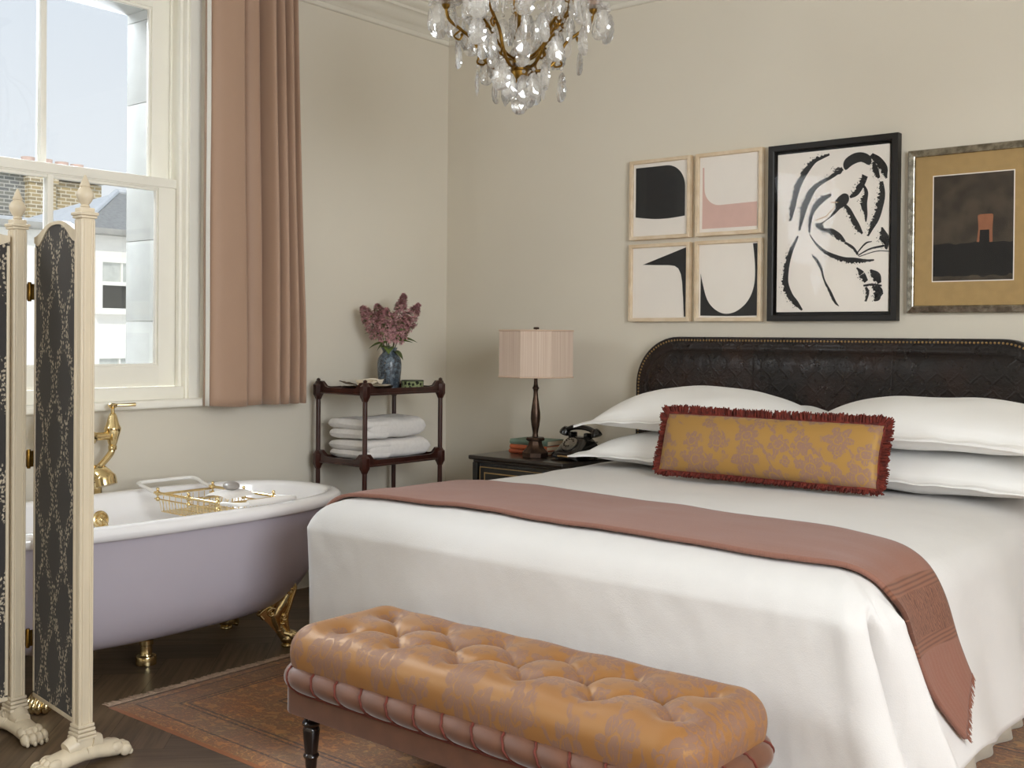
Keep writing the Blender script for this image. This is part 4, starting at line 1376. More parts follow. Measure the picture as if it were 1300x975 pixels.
# ------------------------------------------------------------------ folding screen
def ogee_mat():
    g = G('charcoal_ogee_brocade', Roughness=0.7, Sheen_Weight=0.15)
    v = g.uv()
    wob = g.n('TexNoise'); g.set(wob.inputs['Vector'], v); wob.inputs['Scale'].default_value = 60.0; wob.inputs['Detail'].default_value = 3.0
    wv = g.n('VectorMath', operation='MULTIPLY_ADD')
    g.set(wv.inputs[0], wob.outputs['Color']); wv.inputs[1].default_value = (0.010, 0.010, 0); g.set(wv.inputs[2], v)
    x, y, z = g.xyz(wv.outputs[0])
    W, H = 0.15, 0.34
    def lattice(A, th0, th1, sc=1.0, sh=0.0):
        s = g.math('MULTIPLY', g.math('SINE', g.math('MULTIPLY_ADD', y, 2*PI/H, sh)), A)
        def fam(sg):
            u = g.math('ADD', g.math('MULTIPLY_ADD', s, sg, x), 0.0 if sg > 0 else W/2)
            return g.math('ABSOLUTE', g.math('SUBTRACT', g.math('FRACT', g.math('DIVIDE', u, W)), 0.5))
        d = g.math('MINIMUM', fam(1.0), fam(-1.0))
        return g.sstep(d, th1, th0)
    broad = lattice(0.0375, 0.13, 0.20)
    fine = g.n('TexVoronoi', feature='F1'); g.set(fine.inputs['Vector'], g.scale(v, (1, 0.55, 1))); fine.inputs['Scale'].default_value = 120.0
    leafy = g.sstep(fine.outputs['Distance'], 0.46, 0.34)
    tw = g.sstep(g.noise(v, 90.0, 3.0), 0.44, 0.52)
    br = g.math('MULTIPLY', broad, g.math('MULTIPLY', leafy, tw))
    thin = lattice(0.024, 0.015, 0.035)
    dash = g.sstep(g.math('SINE', g.math('MULTIPLY', y, 420.0)), -0.2, 0.3)
    th = g.math('MULTIPLY', g.math('MULTIPLY', thin, dash), 0.75)
    mask = g.math('MAXIMUM', br, th)
    tex = g.noise(g.scale(v, (1, 0.2, 1)), 300.0, 2.0)
    g.p(Base_Color=g.mix(mask, g.mix(tex, lin('#231f1e'), lin('#37322f')), lin('#c2b59f')))
    g.bump(mask, 0.2, 0.001)
    return g.m
MAT['ogee'] = ogee_mat()
scr = thing('folding_screen', 'cream folding screen with carved posts, paw feet and charcoal ogee fabric panels', 'folding screen', (1.28, -2.913, 0))
CR = MAT['cream']
def paw(m, d, z0=0.0, L=0.125):
    """lion paw reaching along direction d from the post"""
    M = Matrix.Rotation(math.atan2(d[1], d[0])-PI/2, 4, 'Z')
    m.tube(catmull([(0, 0.0, 0.040), (0, 0.04, 0.036), (0, 0.075, 0.030), (0, L-0.02, 0.026)], 5), [0.037]*5+[0.036]*5+[0.036]*6, 16, M=M, flat=0.70)
    m.tube([(0, 0.02, 0.066), (0, 0.05, 0.056)], [0.03, 0.024], 12, M=M)
    for k, x in enumerate((-0.027, -0.009, 0.009, 0.027)):
        o = 0.008 if k in (1, 2) else 0.0
        m.ball((x*0.95, L-0.032+o, 0.033), (0.0125, 0.022, 0.016), 14, 8, M)
        m.ball((x*1.08, L-0.004+o, 0.020), (0.0125, 0.019, 0.0185), 14, 8, M)
        m.ball((x*1.1, L+0.012+o, 0.010), (0.006, 0.009, 0.009), 10, 6, M)
def post(px, py, dirs, ztop):
    m = MB()
    s = 0.0222
    # reeded square shaft: four quarter mouldings round a core
    m.box((px, py, (0.115+ztop)/2), (2*s-0.006, 2*s-0.006, ztop-0.115), 0.001)
    for fx, fy in ((1, 0), (-1, 0), (0, 1), (0, -1)):
        for t in (-0.0165, -0.0105, 0.0115, 0.0175):
            cx, cy = px+fx*(s-0.003)+(t if fx == 0 else 0), py+fy*(s-0.003)+(t if fy == 0 else 0)
            m.lathe([(0.0028, 0.118), (0.0028, ztop-0.004)], 8, Matrix.Translation((cx, cy, 0)))
    # stacked collar and cap
    for k in range(4):
        z = 0.085+0.0115*k; w = 2*s+0.016-0.0032*k
        m.box((px, py, z), (w, w, 0.0095), 0.0035, 2)
    m.box((px, py, ztop+0.004), (2*s+0.006, 2*s+0.006, 0.008), 0.003)
    m.box((px, py, ztop+0.013), (2*s+0.013, 2*s+0.013, 0.010), 0.004)
    m.box((px, py, ztop+0.024), (2*s-0.004, 2*s-0.004, 0.014), 0.003)
    o = m.build('post', CR, scr, world=True)
    f = MB()
    f.lathe([(0.010, 0.0), (0.014, 0.005), (0.011, 0.010), (0.019, 0.021), (0.0245, 0.034), (0.0245, 0.042), (0.018, 0.055), (0.013, 0.060), (0.0155, 0.064), (0.0125, 0.071), (0.0065, 0.086), (0.0035, 0.094), (0.001, 0.097)],
            26, Matrix.Translation((px, py, ztop+0.030)))
    f.build('finial', CR, o, world=True)
    pw = MB()
    for d in dirs: paw(pw, d)
    pw.box((0, 0, 0.062), (0.05, 0.05, 0.05), 0.01)
    q = pw.build('paw_foot', CR, o, angle=60)
    q.location = Vector((px, py, 0))-Vector(scr.location)
    return o
P1, P2 = Vector((1.278, -2.913)), Vector((0.894, -2.921))
post(P1.x, P1.y, ((0, 1), (0, -1)), 1.583)
post(P2.x, P2.y, ((1, 0), (-1, 0)), 1.572)
def panel(a, b, z0, z1, crest, nm_stile):
    """fabric panel with a thin frame and a scrolled crest; a, b plan points"""
    a, b = Vector((a[0], a[1], 0)), Vector((b[0], b[1], 0))
    L = (b-a).length
    t = (b-a).normalized(); nrm = Vector((-t.y, t.x, 0))
    M = Matrix(((t.x, nrm.x, 0, a.x), (t.y, nrm.y, 0, a.y), (0, 0, 1, 0), (0, 0, 0, 1)))
    def top(u):      # lower edge of the crest, u 0..1
        x = abs(u-0.5)*2
        return z1-0.024+(0.058*(0.5+0.5*math.cos((x/0.86)**1.5*PI)) if x < 0.86 else 0.012*((x-0.86)/0.14))
    n = 40
    f = MB()
    def fp(side):
        return lambda i, j: (L*i/n, side*0.006, z0+(top(i/n)-z0)*j/30)
    for sd, fl_ in ((1, False), (-1, True)):
        f.grid(fp(sd), n+1, 31, M=M, uvfn=lambda i, j: (L*i/n, z0+(top(i/n)-z0)*j/30), flip=not fl_)
    o = f.build('fabric_panel', MAT['ogee'], scr, world=True)
    fr = MB()
    fr.box((L/2, 0, z0-0.006), (L, 0.018, 0.013), 0.003)
    fr.box((0.004, 0, (z0+z1)/2-0.01), (0.010, 0.018, z1-z0-0.03), 0.003)
    fr.box((L-0.004, 0, (z0+z1)/2-0.01), (0.010, 0.018, z1-z0-0.03), 0.003)
    poly = [(L*i/n, top(i/n)) for i in range(n+1)]+[(L*(1-i/n), z1+0.006+(crest+0.006)*(0.5+0.5*math.cos(min(abs(i/n-0.5)*2, 1)**1.4*PI))) for i in range(n+1)]
    fr.prism(poly, -0.010, 0.010, 'y')
    q = MB(); q.add(fr.v, fr.f, 0, M)
    q.build('panel_frame', CR, scr, world=True)
dA = (Vector((0.905, -2.868))-P1).normalized()
panel(P1+dA*0.024, Vector((0.912, -2.866)), 0.125, 1.545, 0.032, None)
dB = Vector((-0.06, -1.0)).normalized()
panel(P2+dB*0.024+Vector((-0.004, 0)), P2+dB*0.43, 0.125, 1.545, 0.032, None)
for z in (0.30, 0.86, 1.38):
    m = MB()
    m.lathe([(0.005, z-0.03), (0.006, z-0.028), (0.006, z+0.028), (0.005, z+0.03)], 12, Matrix.Translation((0.917, -2.893, 0)))
    m.box((0.920, -2.886, z), (0.003, 0.012, 0.05)); m.box((0.911, -2.896, z), (0.012, 0.003, 0.05))
    m.build('hinge', MAT['oldbrass'], scr, world=True)
# ------------------------------------------------------------------ three-tier stand in the corner
LX0, LX1, LY0, LY1 = 0.083, 0.417, -1.009, -0.49
et = thing('etagere', 'dark mahogany open tiered stand with turned legs in the corner beside the bathtub', 'shelf stand', ((LX0+LX1)/2, (LY0+LY1)/2, 0))
MH = MAT['mahogany']
for x in (LX0, LX1):
    for y in (LY0, LY1):
        m = MB()
        T = Matrix.Translation((x, y, 0))
        r = 0.0118
        m.lathe([(0.006, 0.044), (0.010, 0.05), (r, 0.07), (r, 0.20), (0.016, 0.215)], 18, T)
        for zb in (0.215, 0.625, 0.965):
            m.lathe([(0.0145, zb-0.024), (0.0195, zb-0.012), (0.0262, zb), (0.0262, zb+0.048), (0.019, zb+0.054), (0.0135, zb+0.064)], 8, T, ph=PI/8)
        m.lathe([(r, 0.27), (r, 0.605)], 18, T); m.lathe([(r, 0.675), (r, 0.945)], 18, T)
        m.lathe([(0.012, 1.016), (0.015, 1.022), (0.0155, 1.027), (0.009, 1.033), (0.011, 1.037), (0.006, 1.043), (0.002, 1.045)], 18, T)
        o = m.build('leg', MH, et, world=True)
        c = MB()
        c.lathe([(0.017, -0.007), (0.0205, -0.005), (0.0205, 0.005), (0.017, 0.007)], 18, Matrix.Translation((x-0.012, y-0.006, 0.0215)) @ rot_to((0.3, 1, 0)))
        c.tube([(x, y, 0.048), (x-0.004, y-0.003, 0.036), (x-0.012, y-0.006, 0.022)], 0.006, 8)
        c.build('castor', MAT['legwood'], o, world=True)
for zf in (0.215, 0.625, 0.965):
    m = MB()
    m.span((LX0, LY0, zf+0.010), (LX1, LY1, zf+0.020), 0.002)
    ht = zf+0.046
    def rail(p, q):
        p, q = Vector((p[0], p[1], 0)), Vector((q[0], q[1], 0))
        L = (q-p).length; t = (q-p)/L; nn = Vector((-t.y, t.x, 0))
        M = Matrix(((t.x, nn.x, 0, p.x), (t.y, nn.y, 0, p.y), (0, 0, 1, 0), (0, 0, 0, 1)))
        poly = [(0, zf+0.004), (L, zf+0.004), (L, ht+0.022), (L-0.034, ht+0.018), (L-0.056, ht-0.006), (L-0.075, ht-0.010), (0.075, ht-0.010), (0.056, ht-0.006), (0.034, ht+0.018), (0, ht+0.022)]
        a = MB().prism(poly, -0.006, 0.006, 'y')
        m.add(a.v, a.f, 0, M)
        b = MB().tube([(0.02, 0.0075, zf+0.010), (L-0.02, 0.0075, zf+0.010)], 0.005, 8).tube([(0.02, -0.0075, zf+0.010), (L-0.02, -0.0075, zf+0.010)], 0.005, 8)
        m.add(b.v, b.f, 0, M)
    rail((LX0, LY0), (LX1, LY0)); rail((LX1, LY0), (LX1, LY1)); rail((LX0, LY1), (LX1, LY1)); rail((LX0, LY0), (LX0, LY1))
    m.build('tray_shelf', MH, et, world=True)
ZT, ZM = 0.985, 0.645

# folded towels on the middle tier
def towel(name, label, z, h, L, W, rz, c, seed, group):
    m = MB()
    folds = 3
    path = []
    # serpentine section across the width: rounded folds at the front
    hh = h/4
    secp = [(W/2, 0), (-W/2+hh, 0)]
    pts = []
    for k in range(2):
        zb = k*h/2
        t = h/4
        pts.append((zb, t))
    n = 26
    def lobe(zb, t, shift, L2):
        def fn(i, j):
            a = 2*PI*j/36
            ca, sa = math.cos(a), math.sin(a)
            e = 0.42
            y = W/2*math.copysign(abs(ca)**e, ca)
            zz = t*math.copysign(abs(sa)**0.55, sa)
            u = i/(n-1)
            x = -L2/2+L2*u
            edge = min(u, 1-u)
            sq = min(1.0, (edge/0.07)) ** 0.42 if edge > 0 else 0.0
            dz = 0.004*noise.noise(Vector((x*9+seed, y*9, zb*30)))
            return (x+shift+0.004*noise.noise(Vector((zz*40, y*12, seed))), y*(0.97+0.03*sq), zb+t+zz*sq*0.98+dz*1.5*sq)
        m.grid(fn, n, 36, cv=True)
        m.add([fn(0, j) for j in range(36)], [tuple(reversed(range(36)))]); m.add([fn(n-1, j) for j in range(36)], [tuple(range(36))])
    # one doubled body, rounded at the fold; the two leaves show at the open end
    lobe(0.0, h/2, 0.014, L*0.93); lobe(0.002, h/4*0.95, -L*0.30, L*0.36); lobe(h/2*0.95, h/4*1.0, -L*0.305, L*0.39)
    for dx in (0.30, 0.36):
        pass
    o = m.build(name, MAT['towel'], angle=80)
    o.location = (c[0], c[1], z); o.rotation_euler = (0, 0, rz)
    return tag(o, label, 'towel', group)
towel('towel', 'thick folded white towel at the bottom, on the middle tier of the stand', ZM+0.007, 0.096, 0.445, 0.275, PI/2-0.03, (0.252, -0.748), 1, 'folded towels on the stand')
towel('towel', 'thick folded white towel lying on top of the other towel', ZM+0.105, 0.102, 0.425, 0.27, PI/2+0.02, (0.250, -0.765), 4, 'folded towels on the stand')

# tray with letters
m = MB()
ring = lambda s, z: [(s*0.072*math.copysign(abs(math.cos(a))**0.5, math.cos(a)), (s*0.138)*math.copysign(abs(math.sin(a))**0.5, math.sin(a)), z) for a in [2*PI*k/56 for k in range(56)]]
rows = [ring(0.80, 0.0), ring(0.86, 0.002), ring(1.0, 0.016), ring(1.03, 0.018), ring(1.0, 0.0195), ring(0.84, 0.006), ring(0.5, 0.0055)]
m.grid(lambda i, j: rows[i][j], len(rows), 56, cv=True, flip=True)
m.add(rows[0], [tuple(reversed(range(56)))]); m.add(rows[-1], [tuple(range(56))])
o = m.build('tray', MAT['bronze'], angle=50); o.location = (0.262, -0.845, ZT+0.003); o.rotation_euler = (0, 0, 0.03)
tag(o, 'dark oval tray holding cream paper on the top tier of the stand', 'tray')
m = MB()
def sheet(x0, y0, w, h, rz, z, curl, seed):
    R_ = Matrix.Translation((x0, y0, z)) @ Matrix.Rotation(rz, 4, 'Z')
    f = lambda i, j, dz: (-w/2+w*i/15, -h/2+h*j/15, curl*((abs(-1+2*j/15))**2)*0.02+0.006*(noise.noise(Vector((i*0.22, j*0.22, seed)))+0.3)+dz)
    m.grid(lambda i, j: f(i, j, 0.001), 16, 16, M=R_); m.grid(lambda i, j: f(i, j, 0.0), 16, 16, M=R_, flip=True)
sheet(0.0, 0.0, 0.105, 0.22, 0.05, 0.014, 0.3, 1); sheet(0.01, -0.075, 0.12, 0.15, -0.3, 0.024, 0.9, 5); sheet(-0.01, 0.02, 0.11, 0.12, 0.5, 0.026, 1.1, 8)
o = m.build('paper_napkin', simple('cream_napkin', '#e9dfcd', 0.85, var=0.05)); o.location = (0.262, -0.845, ZT+0.003)
tag(o, 'crumpled cream paper sheets lying in the dark tray', 'paper')

# vase
vz = (0.215, -0.655)
def vase_mat():
    g = G('blue_grey_mottled_glaze', Roughness=0.35, Coat_Weight=0.2)
    v = g.obj()
    f = g.noise(v, 55.0, 6.0, 0.7)
    f2 = g.noise(g.scale(v, (1, 1, 0.3)), 26.0, 5.0, 0.7)
    c = g.mix(g.sstep(f, 0.42, 0.62), lin('#2d3138'), lin('#6f7f8c'))
    c = g.mix(g.math('MULTIPLY', g.sstep(f2, 0.5, 0.7), 0.7), c, lin('#39434f'))
    c = g.mix(g.math('MULTIPLY', g.sstep(g.noise(v, 120.0, 3.0), 0.6, 0.7), 0.6), c, lin('#9c8f7a'))
    g.p(Base_Color=c)
    g.bump(f, 0.3, 0.003)
    return g.m
m = MB()
m.lathe([(0.044, 0.0), (0.050, 0.003), (0.055, 0.03), (0.0605, 0.09), (0.0615, 0.125), (0.0585, 0.15), (0.050, 0.166), (0.038, 0.178), (0.035, 0.186), (0.0355, 0.197), (0.041, 0.207), (0.039, 0.208), (0.033, 0.197), (0.032, 0.185), (0.034, 0.172)], 44, cap=True)
o = m.build('vase', vase_mat()); o.location = (vz[0], vz[1], ZT+0.002)
tag(o, 'blue-grey mottled ceramic vase holding pink lilac on the stand', 'vase')
# round patterned box
def box_mat():
    g = G('green_black_enamel', Roughness=0.3)
    v = g.obj()
    f = floral(g, g.comb(g.math('MULTIPLY', g.math('ARCTAN2', *g.xyz(v)[1::-1]), 0.06), g.xyz(v)[2]), 0.024, 4, 0.45, 0.5, False)
    g.p(Base_Color=g.mix(f, lin('#9aa478'), lin('#1d211a')))
    return g.m
m = MB().lathe([(0.054, 0.0), (0.056, 0.003), (0.056, 0.036), (0.0575, 0.038), (0.0575, 0.040)], 40)
m2 = MB().lathe([(0.057, 0.040), (0.0575, 0.043), (0.054, 0.046), (0.02, 0.0475), (0.003, 0.0475)], 40)
bx = thing('trinket_box', 'small round green and black patterned box on the stand beside the vase', 'box', (0.338, -0.612, ZT+0.002))
m.build('box_body', box_mat(), bx)
m2.build('lid', simple('dark_green_lid', '#3c4331', 0.35, var=0.2), bx)

# lilac stems standing in the vase
def lilac(label, base, tip, head_len, head_r, seed, leaves):
    rnd = random.Random(seed)
    tip = (tip[0], tip[1], tip[2]-0.018); head_len *= 1.12
    st = thing('lilac_stem', label, 'flower', (vz[0], vz[1], ZT+0.03), 0, 'lilac stems in the vase')
    b = Vector((base[0], base[1], 0.0)); neck = Vector((base[0]*0.9+tip[0]*0.10, base[1]*0.9+tip[1]*0.10, 0.165)); t = Vector(tip)
    pts = [Vector(p) for p in catmull([b*0.6, neck, neck*0.45+t*0.55+Vector((0, 0, 0.01)), t], 6)]
    MB().tube(pts, [0.0034-0.0016*k/len(pts) for k in range(len(pts))], 7).build('stalk', MAT['stem'], st)
    axis = (pts[-1]-pts[-5]).normalized()
    m = MB()
    c0 = t-axis*head_len*0.55
    side = axis.orthogonal().normalized(); oth = axis.cross(side)
    N = int(620*head_len/0.13)
    for k in range(N):
        u = rnd.random()**0.8
        r = head_r*1.12*(math.sin(PI*min(1, (u*0.84+0.14)))**0.5)*(1.05-0.5*u)*rnd.uniform(0.55, 1.08)
        a = rnd.uniform(0, 2*PI)
        lump = 1+0.3*noise.noise(Vector((math.cos(a)*2+seed, math.sin(a)*2, u*6)))
        p = c0+axis*(u*head_len*1.05)+(side*math.cos(a)+oth*math.sin(a))*r*lump
        nrm = ((p-(c0+axis*u*head_len*0.6)).normalized()+Vector((rnd.uniform(-.6, .6), rnd.uniform(-.6, .6), rnd.uniform(-.4, .6)))).normalized()
        M = Matrix.Translation(p) @ nrm.to_track_quat('Z', 'Y').to_matrix().to_4x4() @ Matrix.Rotation(rnd.uniform(0, 6), 4, 'Z')
        s = rnd.uniform(0.006, 0.0105)
        vs = [(0, 0, -0.002)]; fs = []
        for q in range(4):
            a0 = PI/2*q
            b0 = len(vs)
            vs += [(s*0.45*math.cos(a0-0.5), s*0.45*math.sin(a0-0.5), 0.0008), (s*1.15*math.cos(a0), s*1.15*math.sin(a0), 0.0018), (s*0.45*math.cos(a0+0.5), s*0.45*math.sin(a0+0.5), 0.0008)]
            fs.append((0, b0, b0+1, b0+2))
        m.add(vs, fs, 0 if rnd.random() < 0.86 else 1, M)
    m.build('flower_head', [MAT['blossom'], MAT['leaf']], st)
    for (f, dx, dy, dz, L) in leaves:
        L *= 1.25
        p = pts[int(f*(len(pts)-1))]
        d = Vector((dx, dy, dz)).normalized()
        up = Vector((0, 0, 1)); sd = d.cross(up).normalized(); up = sd.cross(d)
        vs, fs = [], []
        for i in range(9):
            s = i/8
            w = L*0.42*math.sin(PI*s**0.75)*(1-0.3*s)
            c = p+d*L*s-up*L*0.28*s*s
            vs += [c-sd*w+up*w*0.35, c, c+sd*w+up*w*0.35]
            if i:
                k = len(vs)-6
                fs += [(k, k+1, k+4, k+3), (k+1, k+2, k+5, k+4)]
        m = MB().add(vs, fs)
        o = m.build('leaf', MAT['leaf'], st, angle=180)
        o.modifiers.new('Solidify', 'SOLIDIFY').thickness = 0.0008
rt = Vector((0.773, 0.635, 0)); fw = Vector((-0.635, 0.773, 0))
def at(r, f, z): return tuple(rt*r+fw*f+Vector((0, 0, z)))
lilac('lilac stem with a full pink head leaning furthest left in the vase', at(-0.012, 0, 0), at(-0.098, 0.0, 0.335), 0.15, 0.048, 1, [(0.45, -0.7, -0.6, -0.1, 0.06), (0.62, -0.7, -0.5, 0.3, 0.055)])
lilac('lilac stem with a tall upright pink head, highest in the vase', at(0.01, 0.01, 0), at(0.052, 0.02, 0.385), 0.16, 0.040, 2, [(0.5, 0.3, 0.8, 0.1, 0.05)])
lilac('lilac stem with a pink head leaning furthest right in the vase', at(0.014, 0, 0), at(0.108, 0.01, 0.355), 0.14, 0.040, 3, [(0.5, 0.75, 0.6, 0.1, 0.075), (0.6, 0.3, -0.6, 0.0, 0.05)])
lilac('lilac stem with a dense pink head in the middle front of the vase', at(0.0, -0.014, 0), at(-0.008, -0.045, 0.315), 0.15, 0.052, 4, [(0.42, 0.5, -0.5, -0.2, 0.055), (0.5, -0.5, -0.4, -0.3, 0.06)])
lilac('lilac stem with a drooping pink head low on the right, over the leaves', at(0.012, -0.010, 0), at(0.066, -0.03, 0.295), 0.13, 0.044, 5, [(0.38, 0.7, 0.2, -0.3, 0.06), (0.5, 0.8, 0.6, 0.25, 0.07)])
lilac('lilac stem with a small pink head behind the left-hand blooms', at(-0.006, 0.012, 0), at(-0.052, 0.03, 0.355), 0.12, 0.042, 6, [(0.4, -0.6, 0.3, -0.1, 0.055)])
# ------------------------------------------------------------------ nightstand
NX0, NX1, NY0, NY1, NZ = 0.665, 1.245, -0.555, -0.03, 0.675
ns = thing('nightstand', 'black nightstand with gold line panels beside the bed', 'nightstand', ((NX0+NX1)/2, (NY0+NY1)/2, 0))
BK = MAT['black']
m = MB()
m.span((NX0, NY0, NZ-0.022), (NX1, NY1, NZ), 0.009, 3)
m.span((NX0+0.018, NY0+0.018, NZ-0.036), (NX1-0.018, NY1, NZ-0.021), 0.006, 2)
m.build('top', simple('worn_black_top', '#2a211b', 0.3, var=0.35, vscale=6, Coat_Weight=0.4), ns, world=True)
m = MB()
m.span((NX0+0.035, NY0+0.035, 0.07), (NX1-0.035, NY1, NZ-0.034), 0.003)
for x in (NX0+0.032, NX1-0.032):
    for y in (NY0+0.032, NY1-0.02):
        m.span((x-0.016, y-0.016, 0.0), (x+0.016, y+0.016, NZ-0.034), 0.005)
m.span((NX0+0.02, NY0+0.02, 0.05), (NX1-0.02, NY1, 0.085), 0.008)
m.build('body', BK, ns, world=True)
def front(z0, z1, nm, knob=True):
    m = MB()
    x0, x1, y = NX0+0.055, NX1-0.055, NY0+0.035
    m.span((x0, y-0.012, z0), (x1, y+0.004, z1), 0.003)
    o = m.build(nm, BK, ns, world=True)
    g = MB()
    def rect(a0, a1, b0, b1, w, yy):
        g.span((a0, yy, b0), (a0+w, yy+0.002, b1)); g.span((a1-w, yy, b0), (a1, yy+0.002, b1))
        g.span((a0+w, yy, b0), (a1-w, yy+0.002, b0+w)); g.span((a0+w, yy, b1-w), (a1-w, yy+0.002, b1))
    rect(x0+0.004, x1-0.004, z0+0.004, z1-0.004, 0.0035, y-0.0135)
    rect(x0+0.032, x1-0.032, z0+0.03, z1-0.03, 0.006, y-0.0135)
    g.build('gilt_line', MAT['goldline'], o, world=True)
    k = MB()
    k.lathe([(0.006, 0.0), (0.006, 0.010), (0.013, 0.014), (0.014, 0.02), (0.008, 0.026), (0.002, 0.028)], 18, Matrix.Translation(((x0+x1)/2, y-0.012, (z0+z1)/2)) @ rot_to((0, -1, 0)))
    k.build('knob', MAT['oldbrass'], o, world=True)
front(0.50, 0.625, 'drawer')
front(0.11, 0.485, 'door')

# ------------------------------------------------------------------ books
bxy = (0.868, -0.262)
def book(name, label, c, z, w, d, h, rz, mat, group=None):
    t = thing(name, label, 'book', (c[0], c[1], z), rz, group)
    m = MB()
    m.box((0, 0, h-0.0015), (w, d, 0.003), 0.001); m.box((0, 0, 0.0015), (w, d, 0.003), 0.001)
    # rounded spine toward the viewer
    sp = [(-w/2, -d/2+0.004), (-w/2, -d/2-0.001)]
    N = 10
    prof_ = [(-d/2+0.003, 0.0), (-d/2-0.001, 0.0)]+[(-d/2-0.001-0.006*math.sin(PI*k/N), h*k/N) for k in range(1, N)]+[(-d/2-0.001, h), (-d/2+0.003, h)]
    m.prism(prof_, -w/2, w/2, 'x')
    m.build('cover', mat, t)
    MB().span((-w/2+0.003, -d/2+0.002, 0.003), (w/2-0.003, d/2-0.004, h-0.003)).build('page_block', MAT['pages'], t)
    return t
GR = 'books under the lamp'
zz = NZ+0.001
book('book', 'rust cloth-bound book at the bottom of the stack by the lamp', bxy, zz, 0.235, 0.15, 0.020, 0.02, MAT['book_rust'], GR)
book('book', 'orange cloth-bound book in the middle of the stack by the lamp', (bxy[0]+0.002, bxy[1]+0.002), zz+0.0205, 0.232, 0.15, 0.023, -0.02, MAT['book_orange'], GR)
book('book', 'sage green book lying on top of the stack by the lamp', (bxy[0]-0.004, bxy[1]+0.004), zz+0.044, 0.225, 0.145, 0.026, 0.05, MAT['book_green'], GR)
t = book('book', 'thick navy-covered book half hidden behind the lamp base', (1.02, -0.115), zz, 0.13, 0.15, 0.055, 0.1, MAT['book_navy'], GR)

# ------------------------------------------------------------------ table lamp
LXY = (0.975, -0.415)
lamp = thing('table_lamp', 'turned dark bronze table lamp with an octagonal pale pink shade on the nightstand', 'lamp', (LXY[0], LXY[1], NZ+0.001))
BZ = MAT['bronze']
RB = 0.69+PI/8
m = MB()
m.lathe([(0.060, 0.0), (0.066, 0.002), (0.066, 0.024), (0.060, 0.030), (0.056, 0.034), (0.046, 0.044), (0.038, 0.058), (0.034, 0.072), (0.034, 0.078), (0.046, 0.082), (0.048, 0.090), (0.044, 0.096), (0.02, 0.098)], 8, ph=RB)
m.build('base', BZ, lamp, angle=25)
m = MB()
m.lathe([(0.016, 0.096), (0.014, 0.104), (0.0125, 0.112), (0.0145, 0.128), (0.020, 0.155), (0.0235, 0.185), (0.0225, 0.215), (0.017, 0.255), (0.012, 0.29), (0.0105, 0.315), (0.0125, 0.326), (0.0165, 0.331), (0.0165, 0.335), (0.012, 0.341), (0.0095, 0.352), (0.009, 0.38), (0.009, 0.42)], 28)
m.build('stem', BZ, lamp)
def shade_mat():
    g = G('pale_pink_strung_silk', Roughness=0.8, Sheen_Weight=0.2)
    x, y, z = g.xyz(g.uv())
    s1 = g.noise(g.comb(g.math('MULTIPLY', x, 180.0), g.math('MULTIPLY', y, 1.2)), 1.0, 3.0)
    s2 = g.noise(g.comb(g.math('MULTIPLY', x, 900.0), g.math('MULTIPLY', y, 2.0)), 1.0, 2.0)
    f = g.math('MULTIPLY_ADD', s1, 0.6, g.math('MULTIPLY', s2, 0.4))
    g.p(Base_Color=g.mix(g.sstep(f, 0.3, 0.7), lin('#d0b7a3'), lin('#efe0d0')))
    g.p(Subsurface_Weight=0.0)
    g.bump(s2, 0.3, 0.001)
    # thin silk lets a little light through
    td = g.n('BsdfTranslucent', {'Color': lin('#d8b8a2')})
    mx = g.n('MixShader'); mx.inputs[0].default_value = 0.25
    g.set(mx.inputs[1], g.b.outputs[0]); g.set(mx.inputs[2], td.outputs[0])
    g.nt.links.new(mx.outputs[0], g.out.inputs['Surface'])
    return g.m
MAT['shade'] = shade_mat()
Z0, Z1, RS = 0.386, 0.612, 0.190
rot8 = math.atan2(-4.17, 3.276)+PI/8     # one facet square to the bedside
def oct_pt(i, r, z):
    k, f = divmod(i, 6)
    a0, a1 = rot8+PI/4*k, rot8+PI/4*(k+1)
    t = f/6
    return (r*(math.cos(a0)*(1-t)+math.cos(a1)*t), r*(math.sin(a0)*(1-t)+math.sin(a1)*t), z)
m = MB()
N = 48
for r, fl_ in ((RS, False), (RS-0.002, True)):
    m.grid(lambda i, j: oct_pt(i % N, r, Z0+(Z1-Z0)*j), N+1, 2, uvfn=lambda i, j: (i*0.024, j*0.22), flip=fl_)
m.build('lamp_shade', MAT['shade'], lamp, angle=20)
PT = simple('pink_silk_trim', '#cbb09a', 0.8)
for z in (Z0+0.003, Z1-0.003):
    m = MB()
    m.tube([oct_pt(k*6, RS+0.0005, z) for k in range(8)], 0.0042, 8, closed=True)
    m.build('shade_trim', PT, lamp)
m = MB()
for k in range(4):
    m.tube([(0, 0, Z1-0.01), oct_pt(k*12, RS-0.003, Z1-0.004)], 0.002, 6)
m.tube([(0, 0, 0.42), (0, 0, Z1+0.008)], 0.004, 8)
m.tube(catmull([(0.01, 0, 0.40), (0.05, 0, 0.47), (0.045, 0, 0.55), (0.0, 0, Z1-0.01)], 6), 0.002, 6); m.tube(catmull([(-0.01, 0, 0.40), (-0.05, 0, 0.47), (-0.045, 0, 0.55), (0.0, 0, Z1-0.01)], 6), 0.002, 6)
m.lathe([(0.013, Z1+0.004), (0.014, Z1+0.008), (0.014, Z1+0.012), (0.010, Z1+0.015)], 16)
m.lathe([(0.028, Z0+0.002), (0.03, Z0+0.004), (0.02, Z0+0.008), (0.012, Z0+0.03)], 20)
m.build('harp', BZ, lamp)
MB().ball((0, 0, 0.475), (0.028, 0.028, 0.036), 16, 10).build('bulb', simple('pearl_bulb', '#efece4', 0.4), lamp)

